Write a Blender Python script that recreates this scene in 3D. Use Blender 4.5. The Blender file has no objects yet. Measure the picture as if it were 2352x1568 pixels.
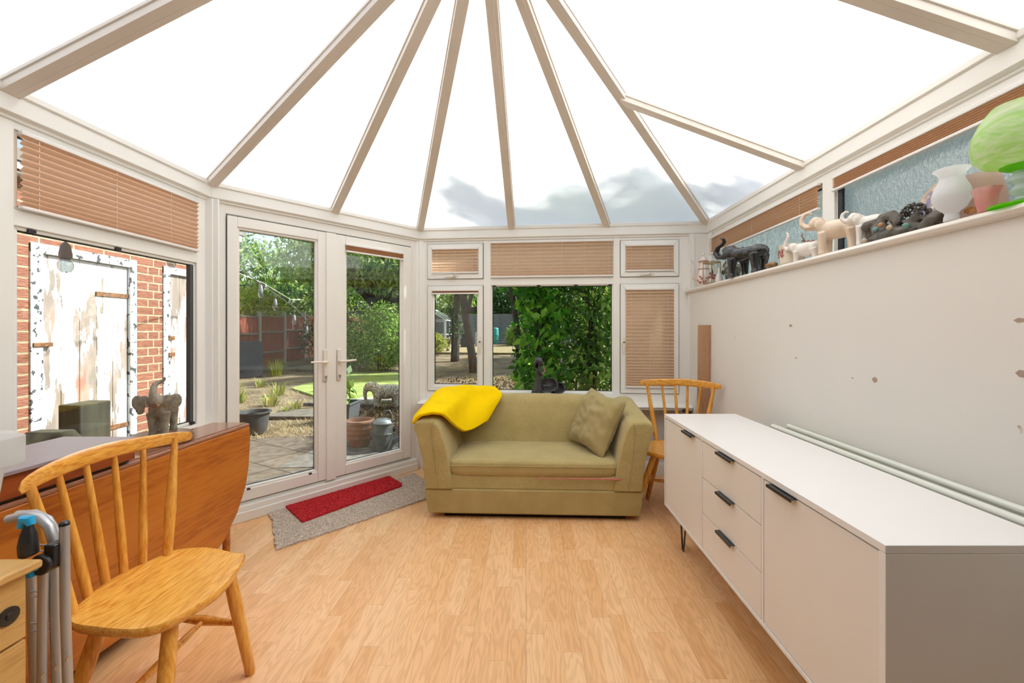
import bpy, bmesh, math, random
import numpy as np
from mathutils import Vector, Matrix, Euler, noise as mnoise
random.seed(7)
S = bpy.context.scene
COL = S.collection
R = math.radians
PI = math.pi

# ---------------------------------------------------------------- camera, world, sun, exposure
cam_d = bpy.data.cameras.new('camera')
cam = bpy.data.objects.new('camera', cam_d); COL.objects.link(cam)
cam_d.sensor_width = 36.0
cam_d.lens = 36.0 * 940.0 / 2352.0
cam_d.shift_x = -32.0 / 2352.0
cam_d.shift_y = -23.0 / 2352.0
cam_d.clip_start = 0.05
cam.location = (0, 0, 1.275)
cam.rotation_euler = (R(90), 0, 0)
S.camera = cam

SUN_DIR = Vector((0.62, 0.30, 0.70)).normalized()
world = bpy.data.worlds.new('sky'); S.world = world; world.use_nodes = True
wn = world.node_tree; wn.nodes.clear()
wo = wn.nodes.new('ShaderNodeOutputWorld'); wb = wn.nodes.new('ShaderNodeBackground')
sk = wn.nodes.new('ShaderNodeTexSky'); sk.sky_type = 'NISHITA'; sk.sun_disc = False
sk.sun_elevation = math.asin(SUN_DIR.z); sk.sun_rotation = math.atan2(SUN_DIR.x, SUN_DIR.y)
sk.air_density = 1.3; sk.dust_density = 2.0; sk.ozone_density = 1.0
wb.inputs[1].default_value = 0.17
hs = wn.nodes.new('ShaderNodeHueSaturation'); hs.inputs['Saturation'].default_value = 0.62
wn.links.new(sk.outputs[0], hs.inputs['Color']); wn.links.new(hs.outputs[0], wb.inputs[0]); wn.links.new(wb.outputs[0], wo.inputs[0])
sun_d = bpy.data.lights.new('sun', 'SUN'); sun_d.energy = 7.0; sun_d.angle = R(1.6); sun_d.color = (1.0, 0.955, 0.89)
sun = bpy.data.objects.new('sun', sun_d); COL.objects.link(sun)
sun.rotation_euler = SUN_DIR.to_track_quat('Z', 'Y').to_euler(); sun.location = SUN_DIR * 20

vs = S.view_settings
S.display_settings.display_device = 'sRGB'
vs.view_transform = 'Standard'; vs.look = 'None'; vs.gamma = 1.0; vs.use_curve_mapping = False
vs.exposure = 0.62
S.cycles.max_bounces = 10; S.cycles.diffuse_bounces = 6; S.cycles.transparent_max_bounces = 24
S.cycles.transmission_bounces = 10
S.cycles.sample_clamp_indirect = 6.0
S.cycles.use_denoising = True

# ---------------------------------------------------------------- helpers
class MB:
    def __init__(s): s.v = []; s.f = []
    def add(s, vs_, fs):
        b = len(s.v); s.v += [tuple(v) for v in vs_]; s.f += [tuple(b + i for i in f) for f in fs]; return s
    def box(s, x0, x1, y0, y1, z0, z1):
        return s.add([(x0,y0,z0),(x1,y0,z0),(x1,y1,z0),(x0,y1,z0),(x0,y0,z1),(x1,y0,z1),(x1,y1,z1),(x0,y1,z1)],
                     [(0,3,2,1),(4,5,6,7),(0,1,5,4),(1,2,6,5),(2,3,7,6),(3,0,4,7)])
    def hexa(s, b, t):
        return s.add(list(b) + list(t), [(0,3,2,1),(4,5,6,7),(0,1,5,4),(1,2,6,5),(2,3,7,6),(3,0,4,7)])
    def bar(s, p0, p1, w, h, up=(0,0,1)):
        p0 = Vector(p0); p1 = Vector(p1); d = (p1 - p0).normalized(); u = Vector(up)
        a = d.cross(u).normalized(); u = a.cross(d).normalized()
        q = []
        for p in (p0, p1):
            q.append([p - a*w/2 - u*h/2, p + a*w/2 - u*h/2, p + a*w/2 + u*h/2, p - a*w/2 + u*h/2])
        v = q[0] + q[1]
        return s.add(v, [(0,1,2,3),(7,6,5,4),(0,4,5,1),(1,5,6,2),(2,6,7,3),(3,7,4,0)])
    def tube(s, pts, rad, n=10, caps=True, sq=1.0):
        pts = [Vector(p) for p in pts]; m = len(pts)
        if not hasattr(rad, '__len__'): rad = [rad] * m
        vs_ = []; fs = []
        t0 = (pts[1] - pts[0]).normalized()
        ref = Vector((0,0,1)) if abs(t0.z) < 0.9 else Vector((1,0,0))
        a = t0.cross(ref).normalized()
        for i, p in enumerate(pts):
            t = (pts[min(i+1, m-1)] - pts[max(i-1, 0)])
            if t.length < 1e-9: t = t0
            t.normalize()
            a = (a - t * a.dot(t))
            if a.length < 1e-6: a = t.orthogonal()
            a.normalize(); b = t.cross(a)
            for k in range(n):
                an = 2*PI*k/n
                vs_.append(p + (a*math.cos(an) + b*math.sin(an)*sq) * rad[i])
        for i in range(m-1):
            for k in range(n):
                k2 = (k+1) % n
                fs.append((i*n+k, i*n+k2, (i+1)*n+k2, (i+1)*n+k))
        if caps:
            fs.append(tuple(range(n-1, -1, -1))); fs.append(tuple((m-1)*n + k for k in range(n)))
        return s.add(vs_, fs)
    def lathe(s, prof, o=(0,0,0), n=24, sx=1.0, sy=1.0):
        vs_ = []; fs = []; m = len(prof)
        for r, z in prof:
            for k in range(n):
                an = 2*PI*k/n
                vs_.append((o[0] + r*math.cos(an)*sx, o[1] + r*math.sin(an)*sy, o[2] + z))
        for i in range(m-1):
            for k in range(n):
                k2 = (k+1) % n
                fs.append((i*n+k, i*n+k2, (i+1)*n+k2, (i+1)*n+k))
        if prof[0][0] > 1e-6: fs.append(tuple(range(n-1, -1, -1)))
        if prof[-1][0] > 1e-6: fs.append(tuple((m-1)*n + k for k in range(n)))
        return s.add(vs_, fs)
    def ell(s, c, r, rot=(0,0,0), n=14, m=9):
        M = Euler(rot).to_matrix(); vs_ = []; fs = []; c = Vector(c)
        vs_.append(c + M @ Vector((0,0,-r[2])))
        for i in range(1, m):
            ph = -PI/2 + PI*i/m
            for k in range(n):
                an = 2*PI*k/n
                vs_.append(c + M @ Vector((r[0]*math.cos(ph)*math.cos(an), r[1]*math.cos(ph)*math.sin(an), r[2]*math.sin(ph))))
        vs_.append(c + M @ Vector((0,0,r[2])))
        for k in range(n): fs.append((0, 1+(k+1)%n, 1+k))
        for i in range(m-2):
            for k in range(n):
                a = 1+i*n+k; b = 1+i*n+(k+1)%n
                fs.append((a, b, b+n, a+n))
        l = len(vs_)-1; o = 1+(m-2)*n
        for k in range(n): fs.append((o+k, o+(k+1)%n, l))
        return s.add(vs_, fs)
    def prism(s, poly, z0, z1, f=None):
        n = len(poly)
        v = [(x,y,z0) for x,y in poly] + [(x,y,z1) for x,y in poly]
        if f: v = [f(*p) for p in v]
        return s.add(v, [tuple(range(n-1,-1,-1)), tuple(range(n, 2*n))] + [(i,(i+1)%n,n+(i+1)%n,n+i) for i in range(n)])
    def grid(s, fn, nu, nv, cu=False):
        vs_ = [fn(i/(nu if cu else nu-1), j/(nv-1)) for j in range(nv) for i in range(nu)]
        fs = []
        for j in range(nv-1):
            for i in range(nu if cu else nu-1):
                i2 = (i+1) % nu
                fs.append((j*nu+i, j*nu+i2, (j+1)*nu+i2, (j+1)*nu+i))
        return s.add(vs_, fs)
    def build(s, name, mat, parent=None, bevel=0, seg=2, sub=0, ang=35, solid=0, kind=None, label=None):
        me = bpy.data.meshes.new(name); me.from_pydata(s.v, [], s.f); me.update()
        if len(s.f) < 60000:
            bm = bmesh.new(); bm.from_mesh(me)
            if solid == 0 and not kind == 'leaves': bmesh.ops.recalc_face_normals(bm, faces=bm.faces)
            bm.to_mesh(me); bm.free()
        me.polygons.foreach_set('use_smooth', [True]*len(me.polygons)); me.set_sharp_from_angle(angle=R(ang))
        o = bpy.data.objects.new(name, me); COL.objects.link(o)
        if mat: me.materials.append(mat)
        if parent: o.parent = parent
        if solid:
            m = o.modifiers.new('t', 'SOLIDIFY'); m.thickness = solid; m.offset = 0
        if bevel:
            m = o.modifiers.new('b', 'BEVEL'); m.width = bevel; m.segments = seg; m.limit_method = 'ANGLE'; m.angle_limit = R(30)
        if sub:
            m = o.modifiers.new('s', 'SUBSURF'); m.levels = sub; m.render_levels = sub
        if kind and kind != 'leaves': o['kind'] = kind
        if label: o['label'] = label
        return o

def organic(mb, name, mat, parent=None, voxel=0.01, smooth=4, keep=None):
    """melt overlapping closed shapes into one continuous skin"""
    o = mb.build('tmp', None)
    m = o.modifiers.new('r', 'REMESH'); m.mode = 'VOXEL'; m.voxel_size = voxel; m.use_smooth_shade = True
    m2 = o.modifiers.new('s', 'SMOOTH'); m2.iterations = smooth; m2.factor = 0.5
    dg = bpy.context.evaluated_depsgraph_get(); dg.update()
    me = bpy.data.meshes.new_from_object(o.evaluated_get(dg))
    bpy.data.objects.remove(o)
    me.name = name; me.materials.clear(); me.materials.append(mat)
    me.polygons.foreach_set('use_smooth', [True]*len(me.polygons))
    ob = bpy.data.objects.new(name, me); COL.objects.link(ob)
    if parent: ob.parent = parent
    return ob

def thing(name, label, cat, loc=(0,0,0), rz=0, group=None, kind=None):
    o = bpy.data.objects.new(name, None); COL.objects.link(o); o.empty_display_size = 0.05
    o.location = loc; o.rotation_euler = (0,0,rz)
    if label: o['label'] = label
    if cat: o['category'] = cat
    if group: o['group'] = group
    if kind: o['kind'] = kind
    return o
def tag(o, label, cat, group=None, kind=None):
    o['label'] = label; o['category'] = cat
    if group: o['group'] = group
    if kind: o['kind'] = kind
    return o
def struct(o, label=None):
    o['kind'] = 'structure'
    if label: o['label'] = label
    return o
def copy_tree(o, parent=None):
    c = o.copy(); COL.objects.link(c); c.parent = parent
    for ch in list(o.children): copy_tree(ch, c)
    return c
def miter_path(pts, off):
    """offset an open 2D polyline to its left by off, mitred"""
    out = []
    for i, p in enumerate(pts):
        p = Vector(p); ns = []
        if i > 0: d = (p - Vector(pts[i-1])).normalized(); ns.append(Vector((-d.y, d.x)))
        if i < len(pts)-1: d = (Vector(pts[i+1]) - p).normalized(); ns.append(Vector((-d.y, d.x)))
        if len(ns) == 1: out.append(p + ns[0]*off)
        else:
            m = (ns[0]+ns[1]).normalized(); out.append(p + m*(off/m.dot(ns[0])))
    return out
def sweep(mb, pts, prof):
    """prof: closed list of (offset_left, z)"""
    cols = [miter_path(pts, a) for a, z in prof]; n = len(prof); m = len(pts)
    v = [(cols[k][i].x, cols[k][i].y, prof[k][1]) for i in range(m) for k in range(n)]
    f = [(i*n+k, i*n+(k+1)%n, (i+1)*n+(k+1)%n, (i+1)*n+k) for i in range(m-1) for k in range(n)]
    f += [tuple(range(n-1,-1,-1)), tuple((m-1)*n+k for k in range(n))]
    return mb.add(v, f)

# ---------------------------------------------------------------- materials
def newmat(name):
    m = bpy.data.materials.new(name); m.use_nodes = True; nt = m.node_tree; nt.nodes.clear()
    out = nt.nodes.new('ShaderNodeOutputMaterial')
    return m, nt, out
def nd(nt, t, **kw):
    n = nt.nodes.new(t)
    for k, v in kw.items():
        if k.startswith('i_'): n.inputs[k[2:].replace('_', ' ')].default_value = v
        else: setattr(n, k, v)
    return n
def L(nt, a, b): nt.links.new(a, b)
def coords(nt, scale=(1,1,1), rot=(0,0,0)):
    tc = nd(nt, 'ShaderNodeTexCoord'); mp = nd(nt, 'ShaderNodeMapping')
    mp.inputs['Scale'].default_value = scale; mp.inputs['Rotation'].default_value = rot
    L(nt, tc.outputs['Object'], mp.inputs['Vector']); return mp.outputs[0]
def c4(c): return (c[0], c[1], c[2], 1)
def ramp(nt, fac, stops, interp='LINEAR'):
    r = nd(nt, 'ShaderNodeValToRGB'); r.color_ramp.interpolation = interp
    e = r.color_ramp.elements
    while len(e) < len(stops): e.new(0.5)
    for i, (p, c) in enumerate(stops): e[i].position = p; e[i].color = c4(c) if len(c) == 3 else c
    L(nt, fac, r.inputs[0]); return r.outputs[0]
def math_(nt, op, a, b=None, c=None):
    n = nd(nt, 'ShaderNodeMath', operation=op)
    for i, x in enumerate((a, b, c)):
        if x is None: continue
        if isinstance(x, (int, float)): n.inputs[i].default_value = x
        else: L(nt, x, n.inputs[i])
    return n.outputs[0]
def M(name, col, rough=0.5, metal=0.0, var=0.0, vscale=8, vstretch=(1,1,1), bump=0.0, bscale=40, coat=0.0, spec=0.5, col2=None, transl=0.0, detail=4, contrast=(0.35,0.65), sheen=0.0, bstretch=(1,1,1), bdist=0.01):
    m, nt, out = newmat(name)
    b = nd(nt, 'ShaderNodeBsdfPrincipled')
    b.inputs['Base Color'].default_value = c4(col); b.inputs['Roughness'].default_value = rough
    b.inputs['Metallic'].default_value = metal; b.inputs['Specular IOR Level'].default_value = spec
    if coat: b.inputs['Coat Weight'].default_value = coat; b.inputs['Coat Roughness'].default_value = 0.12
    if sheen: b.inputs['Sheen Weight'].default_value = sheen
    colout = None
    if var or col2:
        n = nd(nt, 'ShaderNodeTexNoise'); n.inputs['Scale'].default_value = vscale; n.inputs['Detail'].default_value = detail
        L(nt, coords(nt, vstretch), n.inputs['Vector'])
        c2 = col2 if col2 else tuple(max(0, x*(1-var)) for x in col)
        colout = ramp(nt, n.outputs[0], [(contrast[0], col), (contrast[1], c2)])
        L(nt, colout, b.inputs['Base Color'])
    if bump:
        n = nd(nt, 'ShaderNodeTexNoise'); n.inputs['Scale'].default_value = bscale; n.inputs['Detail'].default_value = 3
        L(nt, coords(nt, bstretch), n.inputs['Vector'])
        bp = nd(nt, 'ShaderNodeBump'); bp.inputs['Strength'].default_value = bump; bp.inputs['Distance'].default_value = bdist
        L(nt, n.outputs[0], bp.inputs['Height']); L(nt, bp.outputs[0], b.inputs['Normal'])
    if transl:
        t = nd(nt, 'ShaderNodeBsdfTranslucent'); t.inputs[0].default_value = c4(col)
        if colout: L(nt, colout, t.inputs[0])
        mx = nd(nt, 'ShaderNodeMixShader'); mx.inputs[0].default_value = transl
        L(nt, b.outputs[0], mx.inputs[1]); L(nt, t.outputs[0], mx.inputs[2]); L(nt, mx.outputs[0], out.inputs[0])
    else: L(nt, b.outputs[0], out.inputs[0])
    return m
def wood(name, c1, c2, axis='y', scale=1.0, rough=0.35, coat=0.0, c3=None, ring=1.0, knots=False):
    m, nt, out = newmat(name)
    b = nd(nt, 'ShaderNodeBsdfPrincipled'); b.inputs['Roughness'].default_value = rough
    if coat: b.inputs['Coat Weight'].default_value = coat; b.inputs['Coat Roughness'].default_value = 0.15
    st = {'x': (0.12,1,1), 'y': (1,0.12,1), 'z': (1,1,0.12)}[axis]
    v = coords(nt, tuple(a*scale for a in st))
    n1 = nd(nt, 'ShaderNodeTexNoise'); n1.inputs['Scale'].default_value = 6; n1.inputs['Detail'].default_value = 3; L(nt, v, n1.inputs['Vector'])
    s1 = math_(nt, 'SINE', math_(nt, 'MULTIPLY', n1.outputs[0], 46*ring))
    n2 = nd(nt, 'ShaderNodeTexNoise'); n2.inputs['Scale'].default_value = 90; n2.inputs['Detail'].default_value = 3; L(nt, v, n2.inputs['Vector'])
    f = math_(nt, 'ADD', math_(nt, 'MULTIPLY', s1, 0.12), n2.outputs[0])
    f = math_(nt, 'ADD', f, math_(nt, 'MULTIPLY', math_(nt, 'SUBTRACT', n1.outputs[0], 0.5), 0.5))
    c = ramp(nt, f, [(0.25, c2), (0.5, c1), (0.78, c3 or c1)])
    if knots:
        vo = nd(nt, 'ShaderNodeTexVoronoi'); vo.inputs['Scale'].default_value = 4.3
        L(nt, coords(nt, (1,1,1)), vo.inputs['Vector'])
        k = ramp(nt, vo.outputs['Distance'], [(0.0, (1,1,1)), (0.045, (1,1,1)), (0.07, (0,0,0))])
        mx = nd(nt, 'ShaderNodeMix', data_type='RGBA'); L(nt, k, mx.inputs[0]); L(nt, c, mx.inputs[6]); mx.inputs[7].default_value = c4(tuple(x*0.35 for x in c2)); c = mx.outputs[2]
    L(nt, c, b.inputs['Base Color']); L(nt, b.outputs[0], out.inputs[0])
    bp = nd(nt, 'ShaderNodeBump'); bp.inputs['Strength'].default_value = 0.08; bp.inputs['Distance'].default_value = 0.002
    L(nt, n2.outputs[0], bp.inputs['Height']); L(nt, bp.outputs[0], b.inputs['Normal'])
    return m
def glassmat(name, tint=(0.94,0.97,0.95), refl=1.0):
    m, nt, out = newmat(name)
    t = nd(nt, 'ShaderNodeBsdfTransparent'); t.inputs[0].default_value = c4(tint)
    g = nd(nt, 'ShaderNodeBsdfGlossy'); g.inputs['Roughness'].default_value = 0.0; g.inputs[0].default_value = (1,1,1,1)
    ge = nd(nt, 'ShaderNodeNewGeometry'); dp = nd(nt, 'ShaderNodeVectorMath', operation='DOT_PRODUCT')
    L(nt, ge.outputs['Normal'], dp.inputs[0]); L(nt, ge.outputs['Incoming'], dp.inputs[1])
    k = math_(nt, 'POWER', math_(nt, 'SUBTRACT', 1.0, math_(nt, 'MINIMUM', math_(nt, 'ABSOLUTE', dp.outputs['Value']), 1.0)), 5.0)
    fr = math_(nt, 'MINIMUM', math_(nt, 'MULTIPLY', math_(nt, 'MULTIPLY_ADD', k, 0.96, 0.04), refl), 1.0)
    mx = nd(nt, 'ShaderNodeMixShader'); L(nt, fr, mx.inputs[0])
    L(nt, t.outputs[0], mx.inputs[1]); L(nt, g.outputs[0], mx.inputs[2]); L(nt, mx.outputs[0], out.inputs[0]); return m

m_upvc = M('white_upvc', (0.87,0.87,0.825), rough=0.32, var=0.03, vscale=3)
m_upvc_w = M('warm_white_upvc', (0.87,0.855,0.80), rough=0.32, var=0.03, vscale=3)
m_seal = M('black_rubber', (0.012,0.012,0.014), rough=0.5)
m_glass = glassmat('clear_double_glass', refl=1.0)
m_wall = None
def make_wall():
    m, nt, out = newmat('painted_plaster')
    b = nd(nt, 'ShaderNodeBsdfPrincipled'); b.inputs['Roughness'].default_value = 0.75
    n = nd(nt, 'ShaderNodeTexNoise'); n.inputs['Scale'].default_value = 1.3; n.inputs['Detail'].default_value = 3; L(nt, coords(nt), n.inputs['Vector'])
    c = ramp(nt, n.outputs[0], [(0.3, (0.765,0.74,0.69)), (0.7, (0.735,0.725,0.685))])
    n2 = nd(nt, 'ShaderNodeTexVoronoi'); n2.inputs['Scale'].default_value = 3.1; n2.inputs['Randomness'].default_value = 1.0
    nn = nd(nt, 'ShaderNodeTexNoise'); nn.inputs['Scale'].default_value = 22; L(nt, coords(nt), nn.inputs['Vector'])
    vm = nd(nt, 'ShaderNodeVectorMath', operation='MULTIPLY_ADD'); L(nt, nn.outputs[1], vm.inputs[0]); vm.inputs[1].default_value = (0.05,0.05,0.05); L(nt, coords(nt), vm.inputs[2])
    L(nt, vm.outputs[0], n2.inputs['Vector'])
    k = ramp(nt, n2.outputs['Distance'], [(0.0, (1,1,1)), (0.035, (1,1,1)), (0.045, (0,0,0))])
    mx = nd(nt, 'ShaderNodeMix', data_type='RGBA'); L(nt, k, mx.inputs[0]); L(nt, c, mx.inputs[6]); mx.inputs[7].default_value = (0.50,0.38,0.30,1)
    L(nt, mx.outputs[2], b.inputs['Base Color']); L(nt, b.outputs[0], out.inputs[0]); return m
m_wall = make_wall()
m_wallplain = M('cool_white_paint', (0.74,0.70,0.67), rough=0.7, var=0.05, vscale=2)
m_ledge = M('cream_gloss_paint', (0.78,0.73,0.66), rough=0.28, var=0.04, vscale=4)
m_dark_room = M('dim_house_paint', (0.34,0.30,0.26), rough=0.9)
m_chip = M('chipped_plaster', (0.46,0.34,0.27), rough=0.9, var=0.2, vscale=60)

def make_floor():
    m, nt, out = newmat('beech_laminate')
    b = nd(nt, 'ShaderNodeBsdfPrincipled'); b.inputs['Roughness'].default_value = 0.30
    tc = nd(nt, 'ShaderNodeTexCoord'); sp = nd(nt, 'ShaderNodeSeparateXYZ'); L(nt, tc.outputs['Object'], sp.inputs[0])
    x, y = sp.outputs[0], sp.outputs[1]
    xs = math_(nt, 'DIVIDE', x, 0.074); row = math_(nt, 'FLOOR', xs); fx = math_(nt, 'FRACT', xs)
    wn1 = nd(nt, 'ShaderNodeTexWhiteNoise', noise_dimensions='1D'); L(nt, row, wn1.inputs['W'])
    ys = math_(nt, 'ADD', math_(nt, 'DIVIDE', y, 0.46), math_(nt, 'MULTIPLY', wn1.outputs[0], 7.3)); cell = math_(nt, 'FLOOR', ys); fy = math_(nt, 'FRACT', ys)
    cb = nd(nt, 'ShaderNodeCombineXYZ'); L(nt, row, cb.inputs[0]); L(nt, cell, cb.inputs[1])
    wn2 = nd(nt, 'ShaderNodeTexWhiteNoise', noise_dimensions='2D'); L(nt, cb.outputs[0], wn2.inputs['Vector'])
    base = ramp(nt, wn2.outputs[0], [(0.0, (0.80,0.45,0.20)), (0.4, (0.86,0.52,0.255)), (0.75, (0.90,0.58,0.31)), (1.0, (0.83,0.48,0.225))])
    # grain coordinates, shifted per stave
    gx = math_(nt, 'ADD', math_(nt, 'MULTIPLY', x, 9.0), math_(nt, 'MULTIPLY', wn2.outputs[0], 37.0))
    gy = math_(nt, 'MULTIPLY', y, 1.6)
    gc = nd(nt, 'ShaderNodeCombineXYZ'); L(nt, gx, gc.inputs[0]); L(nt, gy, gc.inputs[1]); L(nt, math_(nt, 'MULTIPLY', wn2.outputs[0], 11.0), gc.inputs[2])
    g = nd(nt, 'ShaderNodeTexNoise'); g.inputs['Scale'].default_value = 1.6; g.inputs['Detail'].default_value = 2; L(nt, gc.outputs[0], g.inputs['Vector'])
    s1 = math_(nt, 'SINE', math_(nt, 'MULTIPLY', g.outputs[0], 60.0))
    fine = nd(nt, 'ShaderNodeTexNoise'); fine.inputs['Scale'].default_value = 1.0; fine.inputs['Detail'].default_value = 3; L(nt, coords(nt, (260,9,1)), fine.inputs['Vector'])
    gf = math_(nt, 'ADD', math_(nt, 'MULTIPLY', s1, 0.10), math_(nt, 'MULTIPLY', fine.outputs[0], 0.5))
    dk = ramp(nt, gf, [(0.12, (0.80,0.74,0.66)), (0.32, (1,1,1))])
    mx = nd(nt, 'ShaderNodeMix', data_type='RGBA', blend_type='MULTIPLY'); mx.inputs[0].default_value = 0.7; L(nt, base, mx.inputs[6]); L(nt, dk, mx.inputs[7])
    # seams: faint between staves, darker every third row
    e1 = math_(nt, 'LESS_THAN', fx, 0.018); e2 = math_(nt, 'LESS_THAN', fy, 0.004)
    r3 = math_(nt, 'LESS_THAN', math_(nt, 'FRACT', math_(nt, 'DIVIDE', xs, 3.0)), 0.008)
    e = math_(nt, 'MAXIMUM', math_(nt, 'MULTIPLY', math_(nt, 'MAXIMUM', e1, e2), 0.28), math_(nt, 'MULTIPLY', r3, 0.6))
    m2 = nd(nt, 'ShaderNodeMix', data_type='RGBA'); L(nt, e, m2.inputs[0]); L(nt, mx.outputs[2], m2.inputs[6]); m2.inputs[7].default_value = (0.25,0.12,0.05,1)
    L(nt, m2.outputs[2], b.inputs['Base Color']); L(nt, b.outputs[0], out.inputs[0]); return m
m_floor = make_floor()

def make_poly():
    m, nt, out = newmat('opal_polycarbonate')
    t = nd(nt, 'ShaderNodeBsdfTranslucent'); t.inputs[0].default_value = (0.95,0.955,0.955,1)
    g = nd(nt, 'ShaderNodeBsdfGlossy'); g.inputs['Roughness'].default_value = 0.25
    n = nd(nt, 'ShaderNodeTexNoise'); n.inputs['Scale'].default_value = 2.0; L(nt, coords(nt), n.inputs['Vector'])
    tp = nd(nt, 'ShaderNodeBsdfTransparent'); tp.inputs[0].default_value = (0.9,0.95,1,1)
    df = nd(nt, 'ShaderNodeBsdfDiffuse'); df.inputs[0].default_value = (0.85,0.87,0.88,1)
    m0 = nd(nt, 'ShaderNodeMixShader'); m0.inputs[0].default_value = 0.18; L(nt, t.outputs[0], m0.inputs[1]); L(nt, df.outputs[0], m0.inputs[2])
    rf = nd(nt, 'ShaderNodeBsdfRefraction'); rf.inputs['Roughness'].default_value = 0.62; rf.inputs['IOR'].default_value = 1.12; rf.inputs[0].default_value = (0.95,0.955,0.955,1)
    m2 = nd(nt, 'ShaderNodeMixShader'); m2.inputs[0].default_value = 0.25; L(nt, m0.outputs[0], m2.inputs[1]); L(nt, rf.outputs[0], m2.inputs[2])
    m1 = nd(nt, 'ShaderNodeMixShader'); m1.inputs[0].default_value = 0.05; L(nt, m2.outputs[0], m1.inputs[1]); L(nt, g.outputs[0], m1.inputs[2])
    L(nt, m1.outputs[0], out.inputs[0]); return m
m_poly = make_poly()

def make_obscure():
    m, nt, out = newmat('obscure_glass')
    t = nd(nt, 'ShaderNodeBsdfTranslucent'); t.inputs[0].default_value = (0.80,0.88,0.86,1)
    r = nd(nt, 'ShaderNodeBsdfTransparent'); r.inputs[0].default_value = (0.80,0.88,0.86,1)
    g = nd(nt, 'ShaderNodeBsdfGlossy'); g.inputs['Roughness'].default_value = 0.12
    n = nd(nt, 'ShaderNodeTexNoise'); n.inputs['Scale'].default_value = 70; n.inputs['Detail'].default_value = 2; n.inputs['Distortion'].default_value = 1.2; L(nt, coords(nt, (1,1,0.6)), n.inputs['Vector'])
    bp = nd(nt, 'ShaderNodeBump'); bp.inputs['Strength'].default_value = 0.7; bp.inputs['Distance'].default_value = 0.006; L(nt, n.outputs[0], bp.inputs['Height'])
    L(nt, bp.outputs[0], g.inputs['Normal']); L(nt, bp.outputs[0], t.inputs['Normal'])
    fr = ramp(nt, n.outputs[0], [(0.35, (0.15,0.15,0.15)), (0.65, (0.5,0.5,0.5))])
    m1 = nd(nt, 'ShaderNodeMixShader'); L(nt, fr, m1.inputs[0]); L(nt, t.outputs[0], m1.inputs[1]); L(nt, r.outputs[0], m1.inputs[2])
    m2 = nd(nt, 'ShaderNodeMixShader'); m2.inputs[0].default_value = 0.16; L(nt, m1.outputs[0], m2.inputs[1]); L(nt, g.outputs[0], m2.inputs[2])
    L(nt, m2.outputs[0], out.inputs[0]); return m
m_obscure = make_obscure()
m_blind = M('tan_pleated_fabric', (0.84,0.62,0.45), rough=0.8, transl=0.5, var=0.05, vscale=60, vstretch=(1,1,1), contrast=(0.3,0.7))
m_blindrail = M('white_blind_rail', (0.82,0.80,0.77), rough=0.3)
m_cord = M('white_cord', (0.85,0.86,0.88), rough=0.6)
m_white_handle = M('cream_handle_plastic', (0.80,0.74,0.65), rough=0.25)
m_steel = M('brushed_steel', (0.45,0.45,0.46), rough=0.3, metal=1.0)
# ================================================================ SHELL
LC = (-2.017, 2.622); RC = (-0.984, 3.806); BR = (1.575, 3.570)
Y0 = 0.12
EZ = 2.24
HUB = Vector((-0.178, 1.674, 3.085)); HUBE = Vector((-0.178, Y0, 3.085))
# eave path walked so that "left" of travel is outside
path_in = [(1.575, Y0), BR, RC, LC, (-2.017, Y0)]     # counter-clockwise: left side is the room
def P(pts): return pts
# floor
fl = MB().prism([(-2.12,-0.05),(1.62,-0.05),(1.62,3.70),(-0.98,3.93),(-2.12,2.70)], -0.06, 0.0).build('floor', m_floor); struct(fl, 'pale beech strip laminate floor')
hf = MB().box(-3.2,2.6,-4.0,-0.05,-0.06,0.0).build('floor_house', M('dark_carpet',(0.18,0.14,0.11),rough=0.95)); struct(hf)
# outer footing under the walls
# roof sheets
def facet(pts, name='ceiling'):
    m = MB(); m.add([tuple(p) for p in pts], [tuple(range(len(pts)))])
    o = m.build(name, m_poly); struct(o, 'white translucent polycarbonate roof'); return o
def ex(p, k=1.06):   # eave points pushed slightly outwards over the beam, still on the facet plane
    h = HUB if p[1] > HUB.y else Vector((HUB.x, p[1], HUB.z))
    q = h + (Vector((p[0], p[1], EZ+0.035)) - h) * k
    return q
up = Vector((0,0,0.035))
eL0 = ex((-2.017, Y0)); eL = ex((-2.017, 1.6739)); cL = ex(LC); cR = ex(RC); cB = ex(BR); eR = ex((1.575,1.6739)); eR0 = ex((1.575, Y0))
facet([eL0, eL, cL, HUB+up, HUBE+up]); facet([cL, cR, HUB+up]); facet([cR, cB, HUB+up]); facet([cB, eR, eR0, HUBE+up, HUB+up])
# rafters
m_raft = M('beige_rafter_cover', (0.80,0.75,0.68), rough=0.45, var=0.06, vscale=5)
def eave(x, y): return Vector((x, y, EZ))
def lerp(a, b, t): return Vector(a) + (Vector(b) - Vector(a)) * t
rafts = []
cLv, cRv, cBv = eave(*LC), eave(*RC), eave(*BR)
hip = HUB
rafts += [(cLv, HUB), (lerp(cLv,cRv,0.5), HUB), (cRv, HUB), (lerp(cRv,cBv,1/3), HUB), (lerp(cRv,cBv,2/3), HUB), (cBv, HUB)]
rafts += [(eave(1.575,2.34), lerp(cBv, HUB, 0.56))]
rafts += [(eave(1.575,1.339), Vector((-0.178,1.567,3.085))), (eave(-2.017,1.60), Vector((-0.178,1.516,3.085)))]
rafts += [(eave(1.575,0.45), Vector((-0.178,0.7,3.085))), (eave(-2.017,0.55), Vector((-0.178,0.5,3.085)))]
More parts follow.
